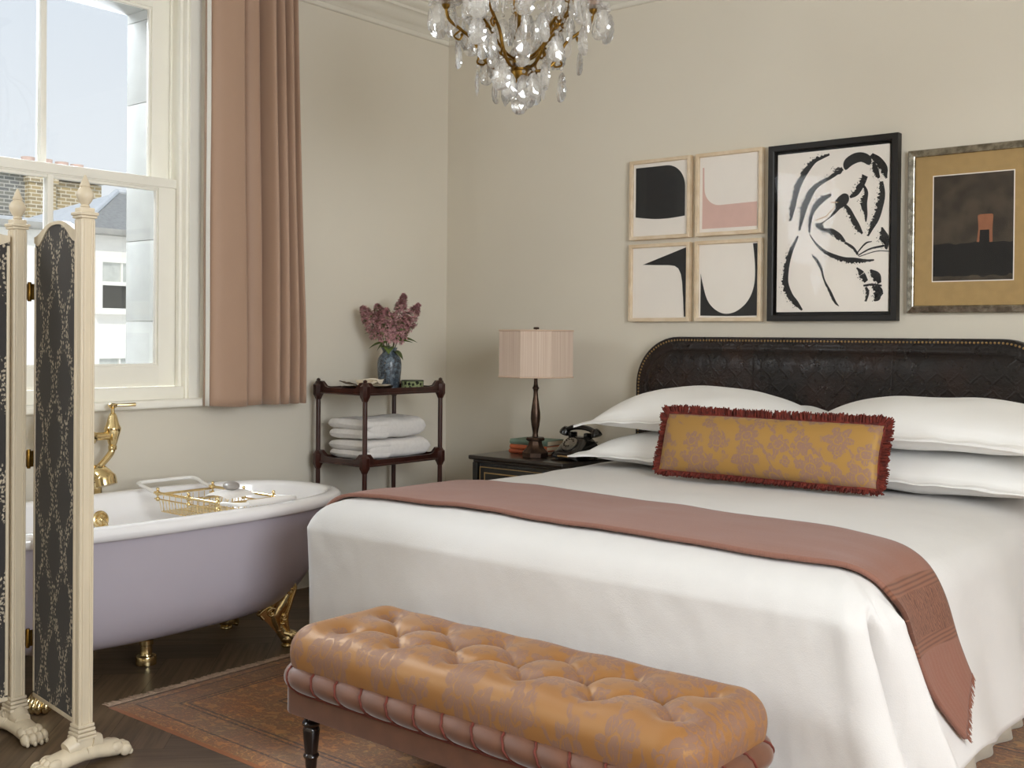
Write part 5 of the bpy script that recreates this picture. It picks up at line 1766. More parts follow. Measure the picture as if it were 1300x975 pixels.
# ------------------------------------------------------------------ rotary telephone
ph = thing('telephone', 'black rotary dial telephone on the nightstand, half behind the pillows', 'telephone', (1.168, -0.335, NZ+0.001), 0.0)
ph.rotation_euler = (0, 0, R(-5)); ph.scale = (0.97, 0.97, 0.97)
m = MB()
# wedge body, dial slope facing -Y
sec_ = [(-0.105, 0.006), (-0.108, 0.022), (-0.100, 0.034), (-0.085, 0.046), (-0.020, 0.098), (0.0, 0.106), (0.045, 0.106), (0.066, 0.09), (0.085, 0.04), (0.09, 0.006)]
def body(i, j):
    t = -1+2*i/20
    e = (1-abs(t)**5)
    y, z = sec_[j]
    w = 0.088*(0.80+0.2*(1-min(1, z/0.11)))
    return (t*w, y*(0.93+0.07*e), 0.003+z*(0.80+0.2*e))
m.grid(body, 21, len(sec_), flip=True)
m.add([body(0, j) for j in range(len(sec_))], [tuple(range(len(sec_)))]); m.add([body(20, j) for j in range(len(sec_))], [tuple(reversed(range(len(sec_))))])
m.add([body(i, 0) for i in range(21)]+[body(i, len(sec_)-1) for i in range(21)], [(i, i+1, 21+i+1, 21+i) for i in range(20)])
for x in (-0.06, 0.06):
    for y in (-0.08, 0.07): m.lathe([(0.01, 0.0), (0.01, 0.012)], 10, Matrix.Translation((x, y, 0)))
for x in (-0.05, 0.05):
    m.box((x, 0.022, 0.115), (0.022, 0.05, 0.03), 0.008)
m.box((0, -0.108, 0.02), (0.07, 0.004, 0.007), 0.001, mi=1)
m.build('body', [MAT['bakelite'], MAT['goldline']], ph, angle=50)
Md = Matrix.Translation((0, -0.057, 0.0735)) @ rot_to((0, -0.63, 0.78))
m = MB()
m.lathe([(0.041, 0.0), (0.042, 0.004), (0.041, 0.008), (0.035, 0.009)], 32, Md)
m.lathe([(0.034, 0.011), (0.034, 0.0125), (0.017, 0.0135), (0.015, 0.012), (0.003, 0.012)], 32, Md)
o = m.build('dial', MAT['chrome'], ph)
m = MB()
for k in range(10):
    a = 0.5+2*PI*k/12
    m.lathe([(0.0052, 0.0128), (0.0052, 0.0142), (0.0045, 0.0143)], 12, Md @ Matrix.Translation((0.0255*math.cos(a), 0.0255*math.sin(a), 0)))
m.build('finger_hole', MAT['bakelite'], o)
m = MB()
m.tube(catmull([(-0.085, 0.022, 0.138), (-0.05, 0.022, 0.150), (0, 0.022, 0.154), (0.05, 0.022, 0.150), (0.085, 0.022, 0.138)], 6), [0.013]*25, 14)
for s in (-1, 1):
    m.lathe([(0.012, 0.0), (0.021, -0.010), (0.028, -0.026), (0.029, -0.034), (0.024, -0.038)], 24, Matrix.Translation((s*0.092, 0.022, 0.150)) @ Matrix.Rotation(-s*0.35, 4, 'Y'))
m.build('handset', MAT['bakelite'], ph)
m = MB()
m.tube(catmull([(-0.07, -0.06, 0.006), (-0.10, -0.05, 0.004), (-0.11, -0.01, 0.004), (-0.10, 0.05, 0.004)], 8), 0.003, 8)
m.build('cord', MAT['rope'], ph)
# ------------------------------------------------------------------ framed prints
def mitred_frame(m, x0, x1, z0, z1, w, depth, mi=0, prof=None):
    prof = prof or [(0.0, 0.0), (0.0, depth), (w*0.15, depth+0.001), (w*0.85, depth+0.001), (w, depth-0.002), (w, 0.0)]
    rows = []
    for d, y in prof:
        rows.append([(x0+d, -y, z0+d), (x1-d, -y, z0+d), (x1-d, -y, z1-d), (x0+d, -y, z1-d)])
    for a, b in zip(rows, rows[1:]):
        for k in range(4):
            k2 = (k+1) % 4
            m.add([a[k], a[k2], b[k2], b[k]], [(0, 1, 2, 3)], mi)
def art(name, label, x0, x1, z0, z1, w, depth, fmat, shapes, mats, paper_inset=0.0, paper_y=0.018, group=None, prof=None):
    t = thing(name, label, 'framed picture', ((x0+x1)/2, 0, (z0+z1)/2), 0, group)
    m = MB()
    mitred_frame(m, x0, x1, z0, z1, w, depth, 0, prof)
    m.build('frame', fmat, t, world=True, angle=30)
    MB().span((x0+w*0.4, -0.010, z0+w*0.4), (x1-w*0.4, -0.001, z1-w*0.4)).build('backing', MAT['blackframe'], t, world=True)
    p = MB()
    a = w+paper_inset
    p.span((x0+a, -paper_y, z0+a), (x1-a, -0.0101, z1-a))
    for poly, mi, lift in shapes:
        p.add([(q[0], -paper_y-lift, q[1]) for q in poly], [tuple(range(len(poly)))], mi)
    p.build('print', mats, t, world=True)
    MB().span((x0+w-0.001, -depth+0.0035, z0+w-0.001), (x1-w+0.001, -depth+0.0055, z1-w+0.001)).build('glass', MAT['artglass'], t, world=True)
    return t
SM = [(1.247, 1.588), (1.617, 1.959)]
ZU, ZL = (1.734, 2.122), (1.335, 1.712)
def nrm(poly, xs, zs): return [(xs[0]+u*(xs[1]-xs[0]), zs[0]+v*(zs[1]-zs[0])) for u, v in poly]
q1 = [(0.09, 0.29), (0.09, 0.91)]+[(0.60, 0.91)]+[(0.905-0.305*(1-math.sin(a)), 0.63+0.28*math.cos(a)) for a in [PI/2*k/12 for k in range(1, 13)]]+[(0.905, 0.27)]+[(0.905-0.815*k/10, 0.27+0.02*k/10-0.03*math.sin(PI*k/10)) for k in range(1, 10)]
q2 = [(0.095, 0.09), (0.095, 0.83), (0.12, 0.83), (0.125, 0.58)]+[(0.125+0.235*(1-math.cos(a)), 0.58-0.215*math.sin(a)) for a in [PI/2*k/12 for k in range(1, 13)]]+[(0.92, 0.375), (0.92, 0.09)]
q3 = [(0.22, 0.735), (0.93, 0.935), (0.93, 0.06), (0.905, 0.06)]+[(0.89, 0.30), (0.872, 0.50), (0.85, 0.60), (0.81, 0.67), (0.75, 0.705), (0.66, 0.718), (0.45, 0.725)]
uc = [(0.08, 0.6), (0.11, 0.48), (0.17, 0.3), (0.25, 0.19), (0.37, 0.115), (0.49, 0.093), (0.62, 0.12), (0.75, 0.2), (0.84, 0.31), (0.89, 0.45), (0.9, 0.62), (0.885, 0.8), (0.865, 0.94)]
uc = catmull(uc, 5)
L_ = [q for q in uc if q[0] <= 0.4901]; R_ = [q for q in uc if q[0] >= 0.4899 or q[1] > 0.5 and q[0] > 0.6]
q4a = L_+[(0.49, 0.065), (0.08, 0.072)]
R_ = uc[uc.index(L_[-1]):]
q4b = R_+[(0.93, 0.94), (0.93, 0.068), (0.49, 0.065)]
OAK = MAT['oak']
PM = [MAT['paper'], MAT['ink'], MAT['pink']]
GP = 'set of four abstract prints in pale oak frames'
art('picture_frame', 'oak framed print of a black block with one rounded corner', *SM[0], *ZU, 0.0175, 0.030, OAK, [(nrm(q1, SM[0], ZU), 1, 0.0006)], PM, group=GP)
art('picture_frame', 'oak framed print with a pale pink curved shape', *SM[1], *ZU, 0.0175, 0.030, OAK, [(nrm(q2, SM[1], ZU), 2, 0.0006)], PM, group=GP)
art('picture_frame', 'oak framed print of a black beak-like hook', *SM[0], *ZL, 0.0175, 0.030, OAK, [(nrm(q3, SM[0], ZL), 1, 0.0006)], PM, group=GP)
art('picture_frame', 'oak framed print of a white U shape on black', *SM[1], *ZL, 0.0175, 0.030, OAK,
    [(nrm(q4a, SM[1], ZL), 1, 0.0006), (nrm(q4b, SM[1], ZL), 1, 0.0006)], PM, group=GP)

STROKES = [[[2.2758,2.0576,0.0078],[2.2411,2.0487,0.0137],[2.2031,2.0362,0.0216],[2.1661,1.9966,0.0255],[2.136,1.9513,0.0274],[2.1161,1.8951,0.0255],[2.1043,1.838,0.0235],[2.0967,1.7805,0.0098]],[[2.3354,1.9908,0.0137],[2.2916,1.9647,0.0157],[2.2423,1.9424,0.0176],[2.2045,1.917,0.0216],[2.1776,1.8808,0.0294],[2.1578,1.8344,0.0274],[2.1482,1.787,0.0196],[2.1395,1.7346,0.0078]],[[2.4593,2.0348,0.0176],[2.4877,2.0091,0.0274],[2.5114,1.9748,0.0294],[2.521,1.9447,0.0157],[2.5276,1.9323,0.0059]],[[2.5028,1.9207,0.0157],[2.5053,1.8656,0.0255],[2.4947,1.8113,0.0274],[2.4813,1.7663,0.0255],[2.4629,1.7306,0.0196],[2.4492,1.6945,0.0078]],[[2.4348,1.9522,0.0216],[2.4162,1.9186,0.0274],[2.3946,1.8832,0.0235],[2.3689,1.8647,0.0098]],[[2.2144,1.7591,0.0078],[2.2347,1.7436,0.0255],[2.2548,1.7283,0.0137],[2.2846,1.7219,0.0216],[2.3194,1.6965,0.0255],[2.3489,1.6735,0.0098]],[[2.3421,1.8358,0.0098],[2.3618,1.8111,0.0176],[2.3815,1.7725,0.0216],[2.4031,1.734,0.0216],[2.4254,1.705,0.0078]],[[2.4296,1.9129,0.0039],[2.4375,1.8799,0.0176],[2.4286,1.8344,0.0255],[2.4386,1.7875,0.0137],[2.4409,1.755,0.0039]],[[2.2877,1.8821,0.0078],[2.2482,1.8708,0.0255],[2.2135,1.8401,0.0235],[2.1937,1.8033,0.0176],[2.1862,1.756,0.0137],[2.1876,1.7224,0.0059]],[[2.3489,1.6716,0.0078],[2.383,1.6467,0.0118],[2.4073,1.6178,0.0078]],[[2.1898,1.7128,0.0039],[2.2103,1.6831,0.0059],[2.2459,1.6434,0.0118],[2.2908,1.616,0.0176],[2.3449,1.5969,0.0196],[2.3933,1.5904,0.0216],[2.441,1.5886,0.0118],[2.4786,1.5918,0.0049]],[[2.4025,1.6226,0.0039],[2.4401,1.6626,0.0059],[2.4683,1.6705,0.0029]],[[2.4074,1.6131,0.0039],[2.4593,1.6387,0.0059],[2.5199,1.6497,0.0078]],[[2.4122,1.6083,0.0029],[2.4876,1.6282,0.0029],[2.5433,1.6258,0.0029]],[[2.5097,1.728,0.0059],[2.5148,1.6911,0.0333],[2.5244,1.6632,0.0294],[2.5312,1.6355,0.0059]],[[2.1337,1.7109,0.0078],[2.1084,1.6639,0.0157],[2.0882,1.6164,0.0216],[2.0754,1.5587,0.0255],[2.074,1.5005,0.0274],[2.0954,1.4467,0.0274],[2.1269,1.4124,0.0216],[2.158,1.3832,0.0059]],[[2.2009,1.6263,0.0029],[2.2214,1.5969,0.0137],[2.2418,1.5629,0.0118],[2.2573,1.515,0.0059],[2.2828,1.4623,0.0118],[2.3059,1.4195,0.0098],[2.3258,1.3985,0.002]],[[2.4032,1.5622,0.0039],[2.4226,1.5337,0.0235],[2.442,1.5008,0.0196]],[[2.4622,1.551,0.0059],[2.4841,1.5227,0.0333],[2.5004,1.4919,0.0176]],[[2.4327,1.4843,0.0059],[2.4705,1.4862,0.0098],[2.5126,1.4825,0.0059]],[[2.4706,1.477,0.0078],[2.4942,1.4627,0.0294],[2.5103,1.4422,0.0176]],[[2.4423,1.4777,0.0098],[2.4501,1.4544,0.0137],[2.443,1.4175,0.0078]],[[2.4803,1.4538,0.0118],[2.4917,1.4352,0.0255],[2.4807,1.4188,0.0059]],[[2.3129,1.9947,0.0216],[2.3131,1.9806,0.0333],[2.3132,1.9665,0.0196]],[[2.469,2.0063,0.0098],[2.4789,1.9686,0.0216],[2.4933,1.9352,0.0118]]]
BLOBS = [[[2.3382,2.0046],[2.3495,2.0316],[2.3878,2.0511],[2.426,2.0501],[2.4546,2.0334],[2.4625,2.0069],[2.4504,1.9942],[2.417,2.0112],[2.3788,2.0008],[2.3501,1.982]],[[2.3415,1.8827],[2.361,1.8765],[2.3661,1.8528],[2.3519,1.8305],[2.3277,1.8181],[2.2986,1.7918],[2.2643,1.7703],[2.2346,1.7512],[2.2124,1.7592],[2.2444,1.764],[2.2789,1.7864],[2.3051,1.8243],[2.3028,1.8527],[2.3222,1.8719]]]
rnd = random.Random(21)
shapes = []
lift = 0.0005
for s in STROKES:
    c = catmull(s, 12)
    L, Rr = [], []
    for k, (x, z, w) in enumerate(c):
        a, b = c[max(k-1, 0)], c[min(k+1, len(c)-1)]
        tx, tz = b[0]-a[0], b[1]-a[1]
        l = math.hypot(tx, tz) or 1
        nx, nz = -tz/l, tx/l
        w = max(w*1.35, 0.003)
        rag = w*0.42 if w > 0.012 else w*0.15
        L.append((x+nx*w*0.5, z+nz*w*0.5))
        Rr.append((x-nx*(w*0.5-rnd.random()*rag), z-nz*(w*0.5-rnd.random()*rag)))
    lift += 0.00002
    for k in range(len(L)-1):
        if w > 0.02 and rnd.random() < 0.02: continue        # dry-brush gaps
        shapes.append(([L[k], L[k+1], Rr[k+1], Rr[k]], 1, lift))
    # spatter along the rough side
    for k in range(0, len(c), 1):
        if c[k][2] > 0.012:
            x, z = Rr[k][0]+rnd.uniform(-.012, .012), Rr[k][1]+rnd.uniform(-.012, .012)
            r = rnd.uniform(0.0008, 0.0026)
            shapes.append(([(x+r*math.cos(q)*rnd.uniform(.6, 1.3), z+r*math.sin(q)*rnd.uniform(.6, 1.3)) for q in (0, 1.2, 2.5, 3.7, 5.0)], 1, lift))
for b in BLOBS:
    lift += 0.00002
    shapes.append((catmull(b, 3, True), 1, lift))
for a, b in (((2.285, 1.8505), (2.318, 1.848)), ((2.215, 1.776), (2.262, 1.79)), ((2.262, 1.79), (2.305, 1.83)), ((2.218, 1.606), (2.226, 1.575))):
    shapes.append(([(a[0], a[1]), (b[0], b[1]), (b[0], b[1]-0.003), (a[0], a[1]-0.004)], 2, 0.0018))
art('picture_frame', 'tall black framed print of a loose black brush-ink figure', 1.995, 2.580, 1.335, 2.117, 0.028, 0.040, MAT['blackframe'], shapes, [MAT['paper'], MAT['ink'], MAT['inkgold']], paper_inset=0.012, paper_y=0.025)

# silver frame, tan mount and dark picture
SX0, SX1, SZ0, SZ1 = 2.618, 3.142, 1.366, 2.036
def hills(base, amp, seed, x0, x1, n=26):
    return [(x0+(x1-x0)*k/n, base+amp*noise.noise(Vector((k*0.33, seed, 0)))+amp*0.4*noise.noise(Vector((k*1.1, seed, 3)))) for k in range(n+1)]
px0, px1, pz0, pz1 = 2.723, 3.031, 1.496, 1.921
h1 = hills(1.645, 0.012, 2, px0, px1); h2 = hills(1.514, 0.010, 7, px0, px1)
tc = [(2.894, 1.648), (2.9, 1.70), (2.8965, 1.752), (2.905, 1.757), (2.951, 1.7575), (2.956, 1.752), (2.953, 1.70), (2.954, 1.645)]
shp = [([(px0-0.004, pz0-0.004), (px1+0.004, pz0-0.004), (px1+0.004, pz1+0.004), (px0-0.004, pz1+0.004)], 1, 0.0004),
       ([(px0, pz0), (px1, pz0), (px1, pz1), (px0, pz1)], 2, 0.0008),
       ([(px0, pz0)]+[(px1, pz0)]+list(reversed(h1)), 3, 0.0012),
       ([(px0, pz0)]+[(px1, pz0)]+list(reversed(h2)), 2, 0.0016),
       (tc, 4, 0.0016),
       ([(2.9035, 1.642), (2.9055, 1.695), (2.941, 1.695), (2.942, 1.642)], 3, 0.0020)]
art('picture_frame', 'silver framed dark picture of a small terracotta doorway in a wide tan mount', SX0, SX1, SZ0, SZ1, 0.031, 0.034, MAT['silver'], shp,
    [MAT['matboard'], MAT['paper'], MAT['wash'], MAT['washblack'], MAT['terracotta']], paper_y=0.024, prof=[(0, 0), (0, 0.026), (0.003, 0.030), (0.026, 0.036), (0.029, 0.034), (0.031, 0.028), (0.031, 0.0)])

# ------------------------------------------------------------------ curtain
cur = thing('curtain', 'dusty pink pleated curtain hanging right of the window down to the sill', 'curtain', (0.12, -1.40, 0.93))
# plan line, window side first: (y, x)
plan = [(-1.672, 0.075), (-1.668, 0.128), (-1.640, 0.150), (-1.585, 0.158), (-1.525, 0.160), (-1.492, 0.150), (-1.487, 0.085), (-1.476, 0.055), (-1.462, 0.06), (-1.440, 0.105), (-1.385, 0.118), (-1.366, 0.100),
        (-1.362, 0.050), (-1.348, 0.045), (-1.322, 0.140), (-1.304, 0.158), (-1.292, 0.140), (-1.288, 0.088), (-1.276, 0.085), (-1.262, 0.142), (-1.246, 0.158), (-1.236, 0.140), (-1.232, 0.090), (-1.221, 0.086),
        (-1.206, 0.145), (-1.192, 0.158), (-1.182, 0.140), (-1.177, 0.092), (-1.166, 0.09), (-1.152, 0.14), (-1.140, 0.146), (-1.128, 0.12), (-1.125, 0.06)]
pl = catmull(plan, 5)
NZ_ = 44
def curt(i, j, off=0.0):
    y, x = pl[i]
    t = j/(NZ_-1)
    z = 0.932+(2.905-0.932)*t
    s = i/len(pl)
    # the heading is gathered tighter than the hem
    k = 1.0-0.12*max(0, (t-0.15))/0.85
    y0 = -1.672
    y = y0+(y-y0)*k
    w = 0.004*noise.noise(Vector((s*9, z*1.3, 2)))+0.010*noise.noise(Vector((s*3, z*0.9, 4)))*(1-t)
    x2 = x+w
    if j == 0: z += 0.004*math.sin(i*0.25)
    return (x2-off, y+0.5*w, z)
m = MB()
m.grid(lambda i, j: curt(i, j), len(pl), NZ_)
o = m.build('drape', MAT['curtain'], cur, angle=180, world=True)
bm = bmesh.new(); bm.from_mesh(o.data)
if sum(f.normal.x for f in bm.faces) < 0:
    bmesh.ops.reverse_faces(bm, faces=bm.faces[:]); bm.to_mesh(o.data)
bm.free()
md = o.modifiers.new('Solidify', 'SOLIDIFY'); md.thickness = 0.004; md.offset = -1
m = MB()
m.grid(lambda i, j: (0.100+0.004*i, -1.677+0.004*math.sin(j*0.4)*0.3, 0.936+(2.905-0.936)*j/29), 8, 30)
o = m.build('lining', MAT['lining'], cur, angle=180, world=True)
md = o.modifiers.new('Solidify', 'SOLIDIFY'); md.thickness = 0.003
m = MB()
m.tube([(0.10, -3.3, 2.925), (0.10, -1.08, 2.925)], 0.014, 14)
for y in (-3.2, -1.12):
    m.tube([(0.0, y, 2.925), (0.10, y, 2.925)], 0.008, 8)
    m.lathe([(0.03, 0.0), (0.03, 0.008), (0.01, 0.012)], 16, Matrix.Translation((0.001, y, 2.925)) @ rot_to((1, 0, 0)))
m.ball((0.10, -1.06, 2.925), 0.028, 16, 10)
o = m.build('curtain_rail', MAT['oldbrass'], origin=(0.10, -2.2, 2.925))
tag(o, 'brass curtain rail over the window, above the pink curtain', 'curtain rail')
# ------------------------------------------------------------------ chandelier
CX, CY = 1.783, -1.553
ch = thing('chandelier', 'gilt brass chandelier hung with clear cut-crystal drops', 'chandelier', (CX, CY, RZ))
OB = MAT['oldbrass']
def Z(z): return z-RZ
m = MB()
m.lathe([(0.06, -0.001), (0.062, -0.008), (0.05, -0.02), (0.02, -0.035), (0.008, -0.045)], 28)
m.tube([(0, 0, -0.03), (0, 0, Z(2.84))], 0.005, 8)
m.lathe([(0.004, Z(2.86)), (0.03, Z(2.84)), (0.034, Z(2.82)), (0.02, Z(2.80)), (0.012, Z(2.78)), (0.012, Z(2.70)), (0.022, Z(2.68)), (0.012, Z(2.66)), (0.009, Z(2.36)), (0.014, Z(2.33)), (0.010, Z(2.30)), (0.010, Z(2.24))], 20)
m.build('stem', OB, ch)
m = MB()
m.lathe([(0.002, Z(2.128)), (0.0045, Z(2.136)), (0.006, Z(2.142)), (0.013, Z(2.15)), (0.026, Z(2.172)), (0.032, Z(2.19)), (0.031, Z(2.193)), (0.035, Z(2.196)), (0.035, Z(2.201)), (0.031, Z(2.204)), (0.036, Z(2.208)), (0.034, Z(2.214)), (0.026, Z(2.222)), (0.028, Z(2.238)), (0.024, Z(2.244)), (0.01, Z(2.25))], 24)
m.build('bowl', OB, ch)
# crystal shapes (built once, then copied)
def drop_mesh(h, w, th, leaf=True):
    """flat almond pendant with a scalloped, bevelled edge"""
    m = MB()
    n = 26
    out = []
    for k in range(n):
        a = 2*PI*k/n
        c, s = math.cos(a), math.sin(a)
        yy = -s
        r = 1.0+(0.06*(-1)**k if leaf else 0)
        wx = w*abs(c)**0.9*math.copysign(1, c)*(0.86+0.28*(-yy if yy < 0 else -yy*0.4))*r
        out.append((wx, h*0.5*yy*(1.0 if abs(c) > 0.1 else 1.12)))
    vs, fs = [], []
    for sc, y in ((0.30, -th), (0.74, -th*0.55), (1.0, 0.0), (0.74, th*0.55), (0.30, th)):
        for x, z in out: vs.append((x*sc, y, z*sc-h*0.5-0.022))
    for i in range(4):
        for k in range(n):
            k2 = (k+1) % n
            fs.append((i*n+k, i*n+k2, (i+1)*n+k2, (i+1)*n+k))
    fs.append(tuple(reversed(range(n)))); fs.append(tuple(4*n+k for k in range(n)))
    m.add(vs, fs)
    m.ball((0, 0, -0.010), (0.0075, 0.006, 0.0075), 8, 5)
    return m
def prism_mesh(h):
    m = MB()
    m.lathe([(0.001, -0.020-h), (0.006, -0.024-h*0.72), (0.0085, -0.020-h*0.35), (0.004, -0.022)], 6)
    m.ball((0, 0, -0.010), (0.0075, 0.0075, 0.0075), 8, 5)
    return m
proto = {}
def drop(kind, p, rz, tilt=0.0, sc=1.0):
    nm, name = kind, 'crystal_drop'
    if kind not in proto:
        mb = {'big': lambda: drop_mesh(0.104, 0.037, 0.009), 'mid': lambda: drop_mesh(0.086, 0.029, 0.0075), 'plain': lambda: drop_mesh(0.085, 0.016, 0.007, False), 'prism': lambda: prism_mesh(0.075)}[kind]()
        o = mb.build(name, MAT['crystal'], ch, angle=12)
        proto[kind] = o
    else:
        o = copy_part(proto[kind], ch)
    o.location = (p[0], p[1], Z(p[2])); o.rotation_euler = (tilt, 0, rz); o.scale = (sc, sc, sc)
    return o
rnd = random.Random(4)
NA = 6
A0 = 0.25
arm = None; cup0 = bob0 = can0 = rod0 = None
for k in range(NA):
    a = A0+2*PI*k/NA
    # rod of the cage
    if rod0 is None:
        m = MB()
        m.tube(catmull([(0.024, 0, Z(2.236)), (0.06, 0, Z(2.252)), (0.095, 0, Z(2.285)), (0.135, 0, Z(2.335)), (0.172, 0, Z(2.372)), (0.205, 0, Z(2.42)), (0.222, 0, Z(2.50)), (0.20, 0, Z(2.60)), (0.13, 0, Z(2.69)), (0.05, 0, Z(2.74)), (0.03, 0, Z(2.80))], 6), 0.0062, 10, flat=0.75)
        for r_, z_ in ((0.135, 2.335), (0.172, 2.372), (0.095, 2.285)):
            m.tube([(r_-0.006, 0, Z(z_-0.008)), (r_+0.012, 0, Z(z_-0.004)), (r_+0.018, 0, Z(z_+0.006))], 0.003, 7); m.ball((r_+0.019, 0, Z(z_+0.008)), 0.005, 8, 6)
        m.tube(catmull([(0.20, 0, Z(2.41)), (0.165, 0, Z(2.43)), (0.155, 0, Z(2.47)), (0.175, 0, Z(2.495)), (0.195, 0, Z(2.48))], 6), 0.0028, 7)
        rod0 = m.build('cage_rod', OB, ch); o = rod0
    else: o = copy_part(rod0, ch)
    o.rotation_euler = (0, 0, a)
    b = a+PI/NA
    if arm is None:
        m = MB()
        m.tube(catmull([(0.030, 0, Z(2.212)), (0.065, 0, Z(2.198)), (0.105, 0, Z(2.212)), (0.138, 0, Z(2.25)), (0.165, 0, Z(2.30)), (0.208, 0, Z(2.335)), (0.25, 0, Z(2.37)), (0.262, 0, Z(2.415))], 7), 0.0058, 10)
        m.tube(catmull([(0.138, 0, Z(2.25)), (0.15, 0, Z(2.222)), (0.128, 0, Z(2.214)), (0.118, 0, Z(2.232))], 6), 0.0038, 8)
        m.tube(catmull([(0.208, 0, Z(2.335)), (0.232, 0, Z(2.312)), (0.214, 0, Z(2.30)), (0.203, 0, Z(2.315))], 6), 0.0036, 8)
        m.ball((0.12, 0, Z(2.236)), 0.006, 10, 6); m.ball((0.205, 0, Z(2.318)), 0.006, 10, 6)
        arm = m.build('arm', OB, ch); o = arm
        m = MB()
        m.lathe([(0.006, Z(2.405)), (0.014, Z(2.415)), (0.016, Z(2.43)), (0.011, Z(2.445)), (0.014, Z(2.46)), (0.013, Z(2.47))], 16, Matrix.Translation((0.262, 0, 0)))
        cup0 = m.build('candle_cup', OB, arm)
        m = MB()
        n = 28
        rows = []
        for r_, z_ in ((0.013, 2.420), (0.032, 2.418), (0.050, 2.424), (0.062, 2.436), (0.060, 2.438), (0.048, 2.428), (0.03, 2.423), (0.013, 2.425)):
            rows.append([(0.262+r_*(1+0.05*math.cos(9*2*PI*q/n))*math.cos(2*PI*q/n), r_*(1+0.05*math.cos(9*2*PI*q/n))*math.sin(2*PI*q/n), Z(z_)) for q in range(n)])
        m.grid(lambda i, j: rows[i][j], len(rows), n, cu=True, cv=True, flip=True)
        bob0 = m.build('drip_dish', MAT['crystal'], arm, angle=20)
        m = MB().lathe([(0.0105, Z(2.465)), (0.0105, Z(2.55)), (0.004, Z(2.555))], 16, Matrix.Translation((0.262, 0, 0)))
        can0 = m.build('candle_tube', MAT['candle'], arm)
    else:
        o = copy_part(arm, ch)
        for q in (cup0, bob0, can0): copy_part(q, o)
    o.rotation_euler = (0, 0, b)
    # pendants round each drip dish
    for q in range(5):
        t = b+PI+(q-2)*1.05+PI
        x = 0.262*math.cos(b)+0.056*math.cos(t); y = 0.262*math.sin(b)+0.056*math.sin(t)
        drop(('mid', 'big', 'plain', 'big', 'mid')[q] if k % 2 else ('plain', 'mid', 'big', 'mid', 'prism')[q], (x, y, 2.430), rnd.uniform(0, PI), rnd.uniform(-.08, .08), rnd.uniform(0.92, 1.08))
    # along the arm and rod
    for r_, z_, kd in ((0.15, 2.222, 'big'), (0.215, 2.300, 'mid'), (0.085, 2.200, 'mid')):
        drop(kd, (r_*math.cos(b), r_*math.sin(b), z_-0.004), b+PI/2+rnd.uniform(-.5, .5), 0, rnd.uniform(0.9, 1.05))
    for r_, z_, kd in ((0.112, 2.292, 'mid'), (0.152, 2.342, 'big'), (0.19, 2.382, 'plain'), (0.165, 2.47, 'big'), (0.225, 2.44, 'mid')):
        drop(kd, (r_*math.cos(a), r_*math.sin(a), z_), a+PI/2+rnd.uniform(-.6, .6), 0, rnd.uniform(0.9, 1.05))
    # ring of drops under the bowl and inside the cage
    drop('big' if k % 2 else 'mid', (0.052*math.cos(a+0.2), 0.052*math.sin(a+0.2), 2.192), a+0.2+PI/2, 0, 0.95)
    drop('mid', (0.06*math.cos(b), 0.06*math.sin(b), 2.40), b, 0, 0.95)
    q = a+0.26
    drop('big', (0.225*math.cos(q), 0.225*math.sin(q), 2.362), q+PI/2+rnd.uniform(-.6, .6), 0, 0.95)
m = MB()
for k in range(16):
    a = 2*PI*k/16
    m.ball((0.040*math.cos(a), 0.040*math.sin(a), Z(2.208)), 0.0062, 8, 5)
m.build('bead_ring', MAT['crystal'], ch, angle=12)
for rr, zz, sag, off in ((0.205, 2.42, 0.06, 0.0), (0.262, 2.42, 0.075, PI/NA)):
    m = MB()
    for q in range(1, 12):
        t = q/12
        p0 = Vector((rr, 0, Z(zz))); p1 = Vector((rr*math.cos(2*PI/NA), rr*math.sin(2*PI/NA), Z(zz)))
        m.ball(p0*(1-t)+p1*t-Vector((0, 0, sag*4*t*(1-t))), 0.0056, 8, 5)
    sw = m.build('bead_swag', MAT['crystal'], ch, angle=12)
    sw.rotation_euler = (0, 0, A0+off)
    for k in range(1, NA):
        copy_part(sw, ch, rot=(0, 0, A0+off+2*PI*k/NA))
m = MB()
bm = bmesh.new()
bmesh.ops.create_icosphere(bm, subdivisions=2, radius=0.030)
m.addbm(bm, 0, Matrix.Translation((0, 0, Z(2.070))))
m.build('crystal_ball', MAT['crystal'], ch, angle=5)
m = MB().tube([(0, 0, Z(2.130)), (0, 0, Z(2.097))], 0.002, 6).lathe([(0.008, Z(2.094)), (0.009, Z(2.098)), (0.003, Z(2.104))], 12)
m.build('ball_cap', OB, ch)

# ------------------------------------------------------------------ daylight and added fill lamps
w = bpy.data.worlds.new('sky')
scn.world = w
w.use_nodes = True
nt = w.node_tree
bg = nt.nodes['Background']
tc = nt.nodes.new('ShaderNodeTexCoord')
sp = nt.nodes.new('ShaderNodeSeparateXYZ'); nt.links.new(tc.outputs['Generated'], sp.inputs[0])
mr = nt.nodes.new('ShaderNodeMapRange'); nt.links.new(sp.outputs[2], mr.inputs['Value'])
mr.inputs['From Min'].default_value = 0.0; mr.inputs['From Max'].default_value = 0.55
cr = nt.nodes.new('ShaderNodeValToRGB'); nt.links.new(mr.outputs['Result'], cr.inputs[0])
cr.color_ramp.elements[0].color = (0.90, 0.945, 0.975, 1); cr.color_ramp.elements[1].color = (0.66, 0.78, 0.92, 1)
cr.color_ramp.elements[0].position = 0.05
nt.links.new(cr.outputs[0], bg.inputs['Color'])
bg.inputs['Strength'].default_value = 1.04

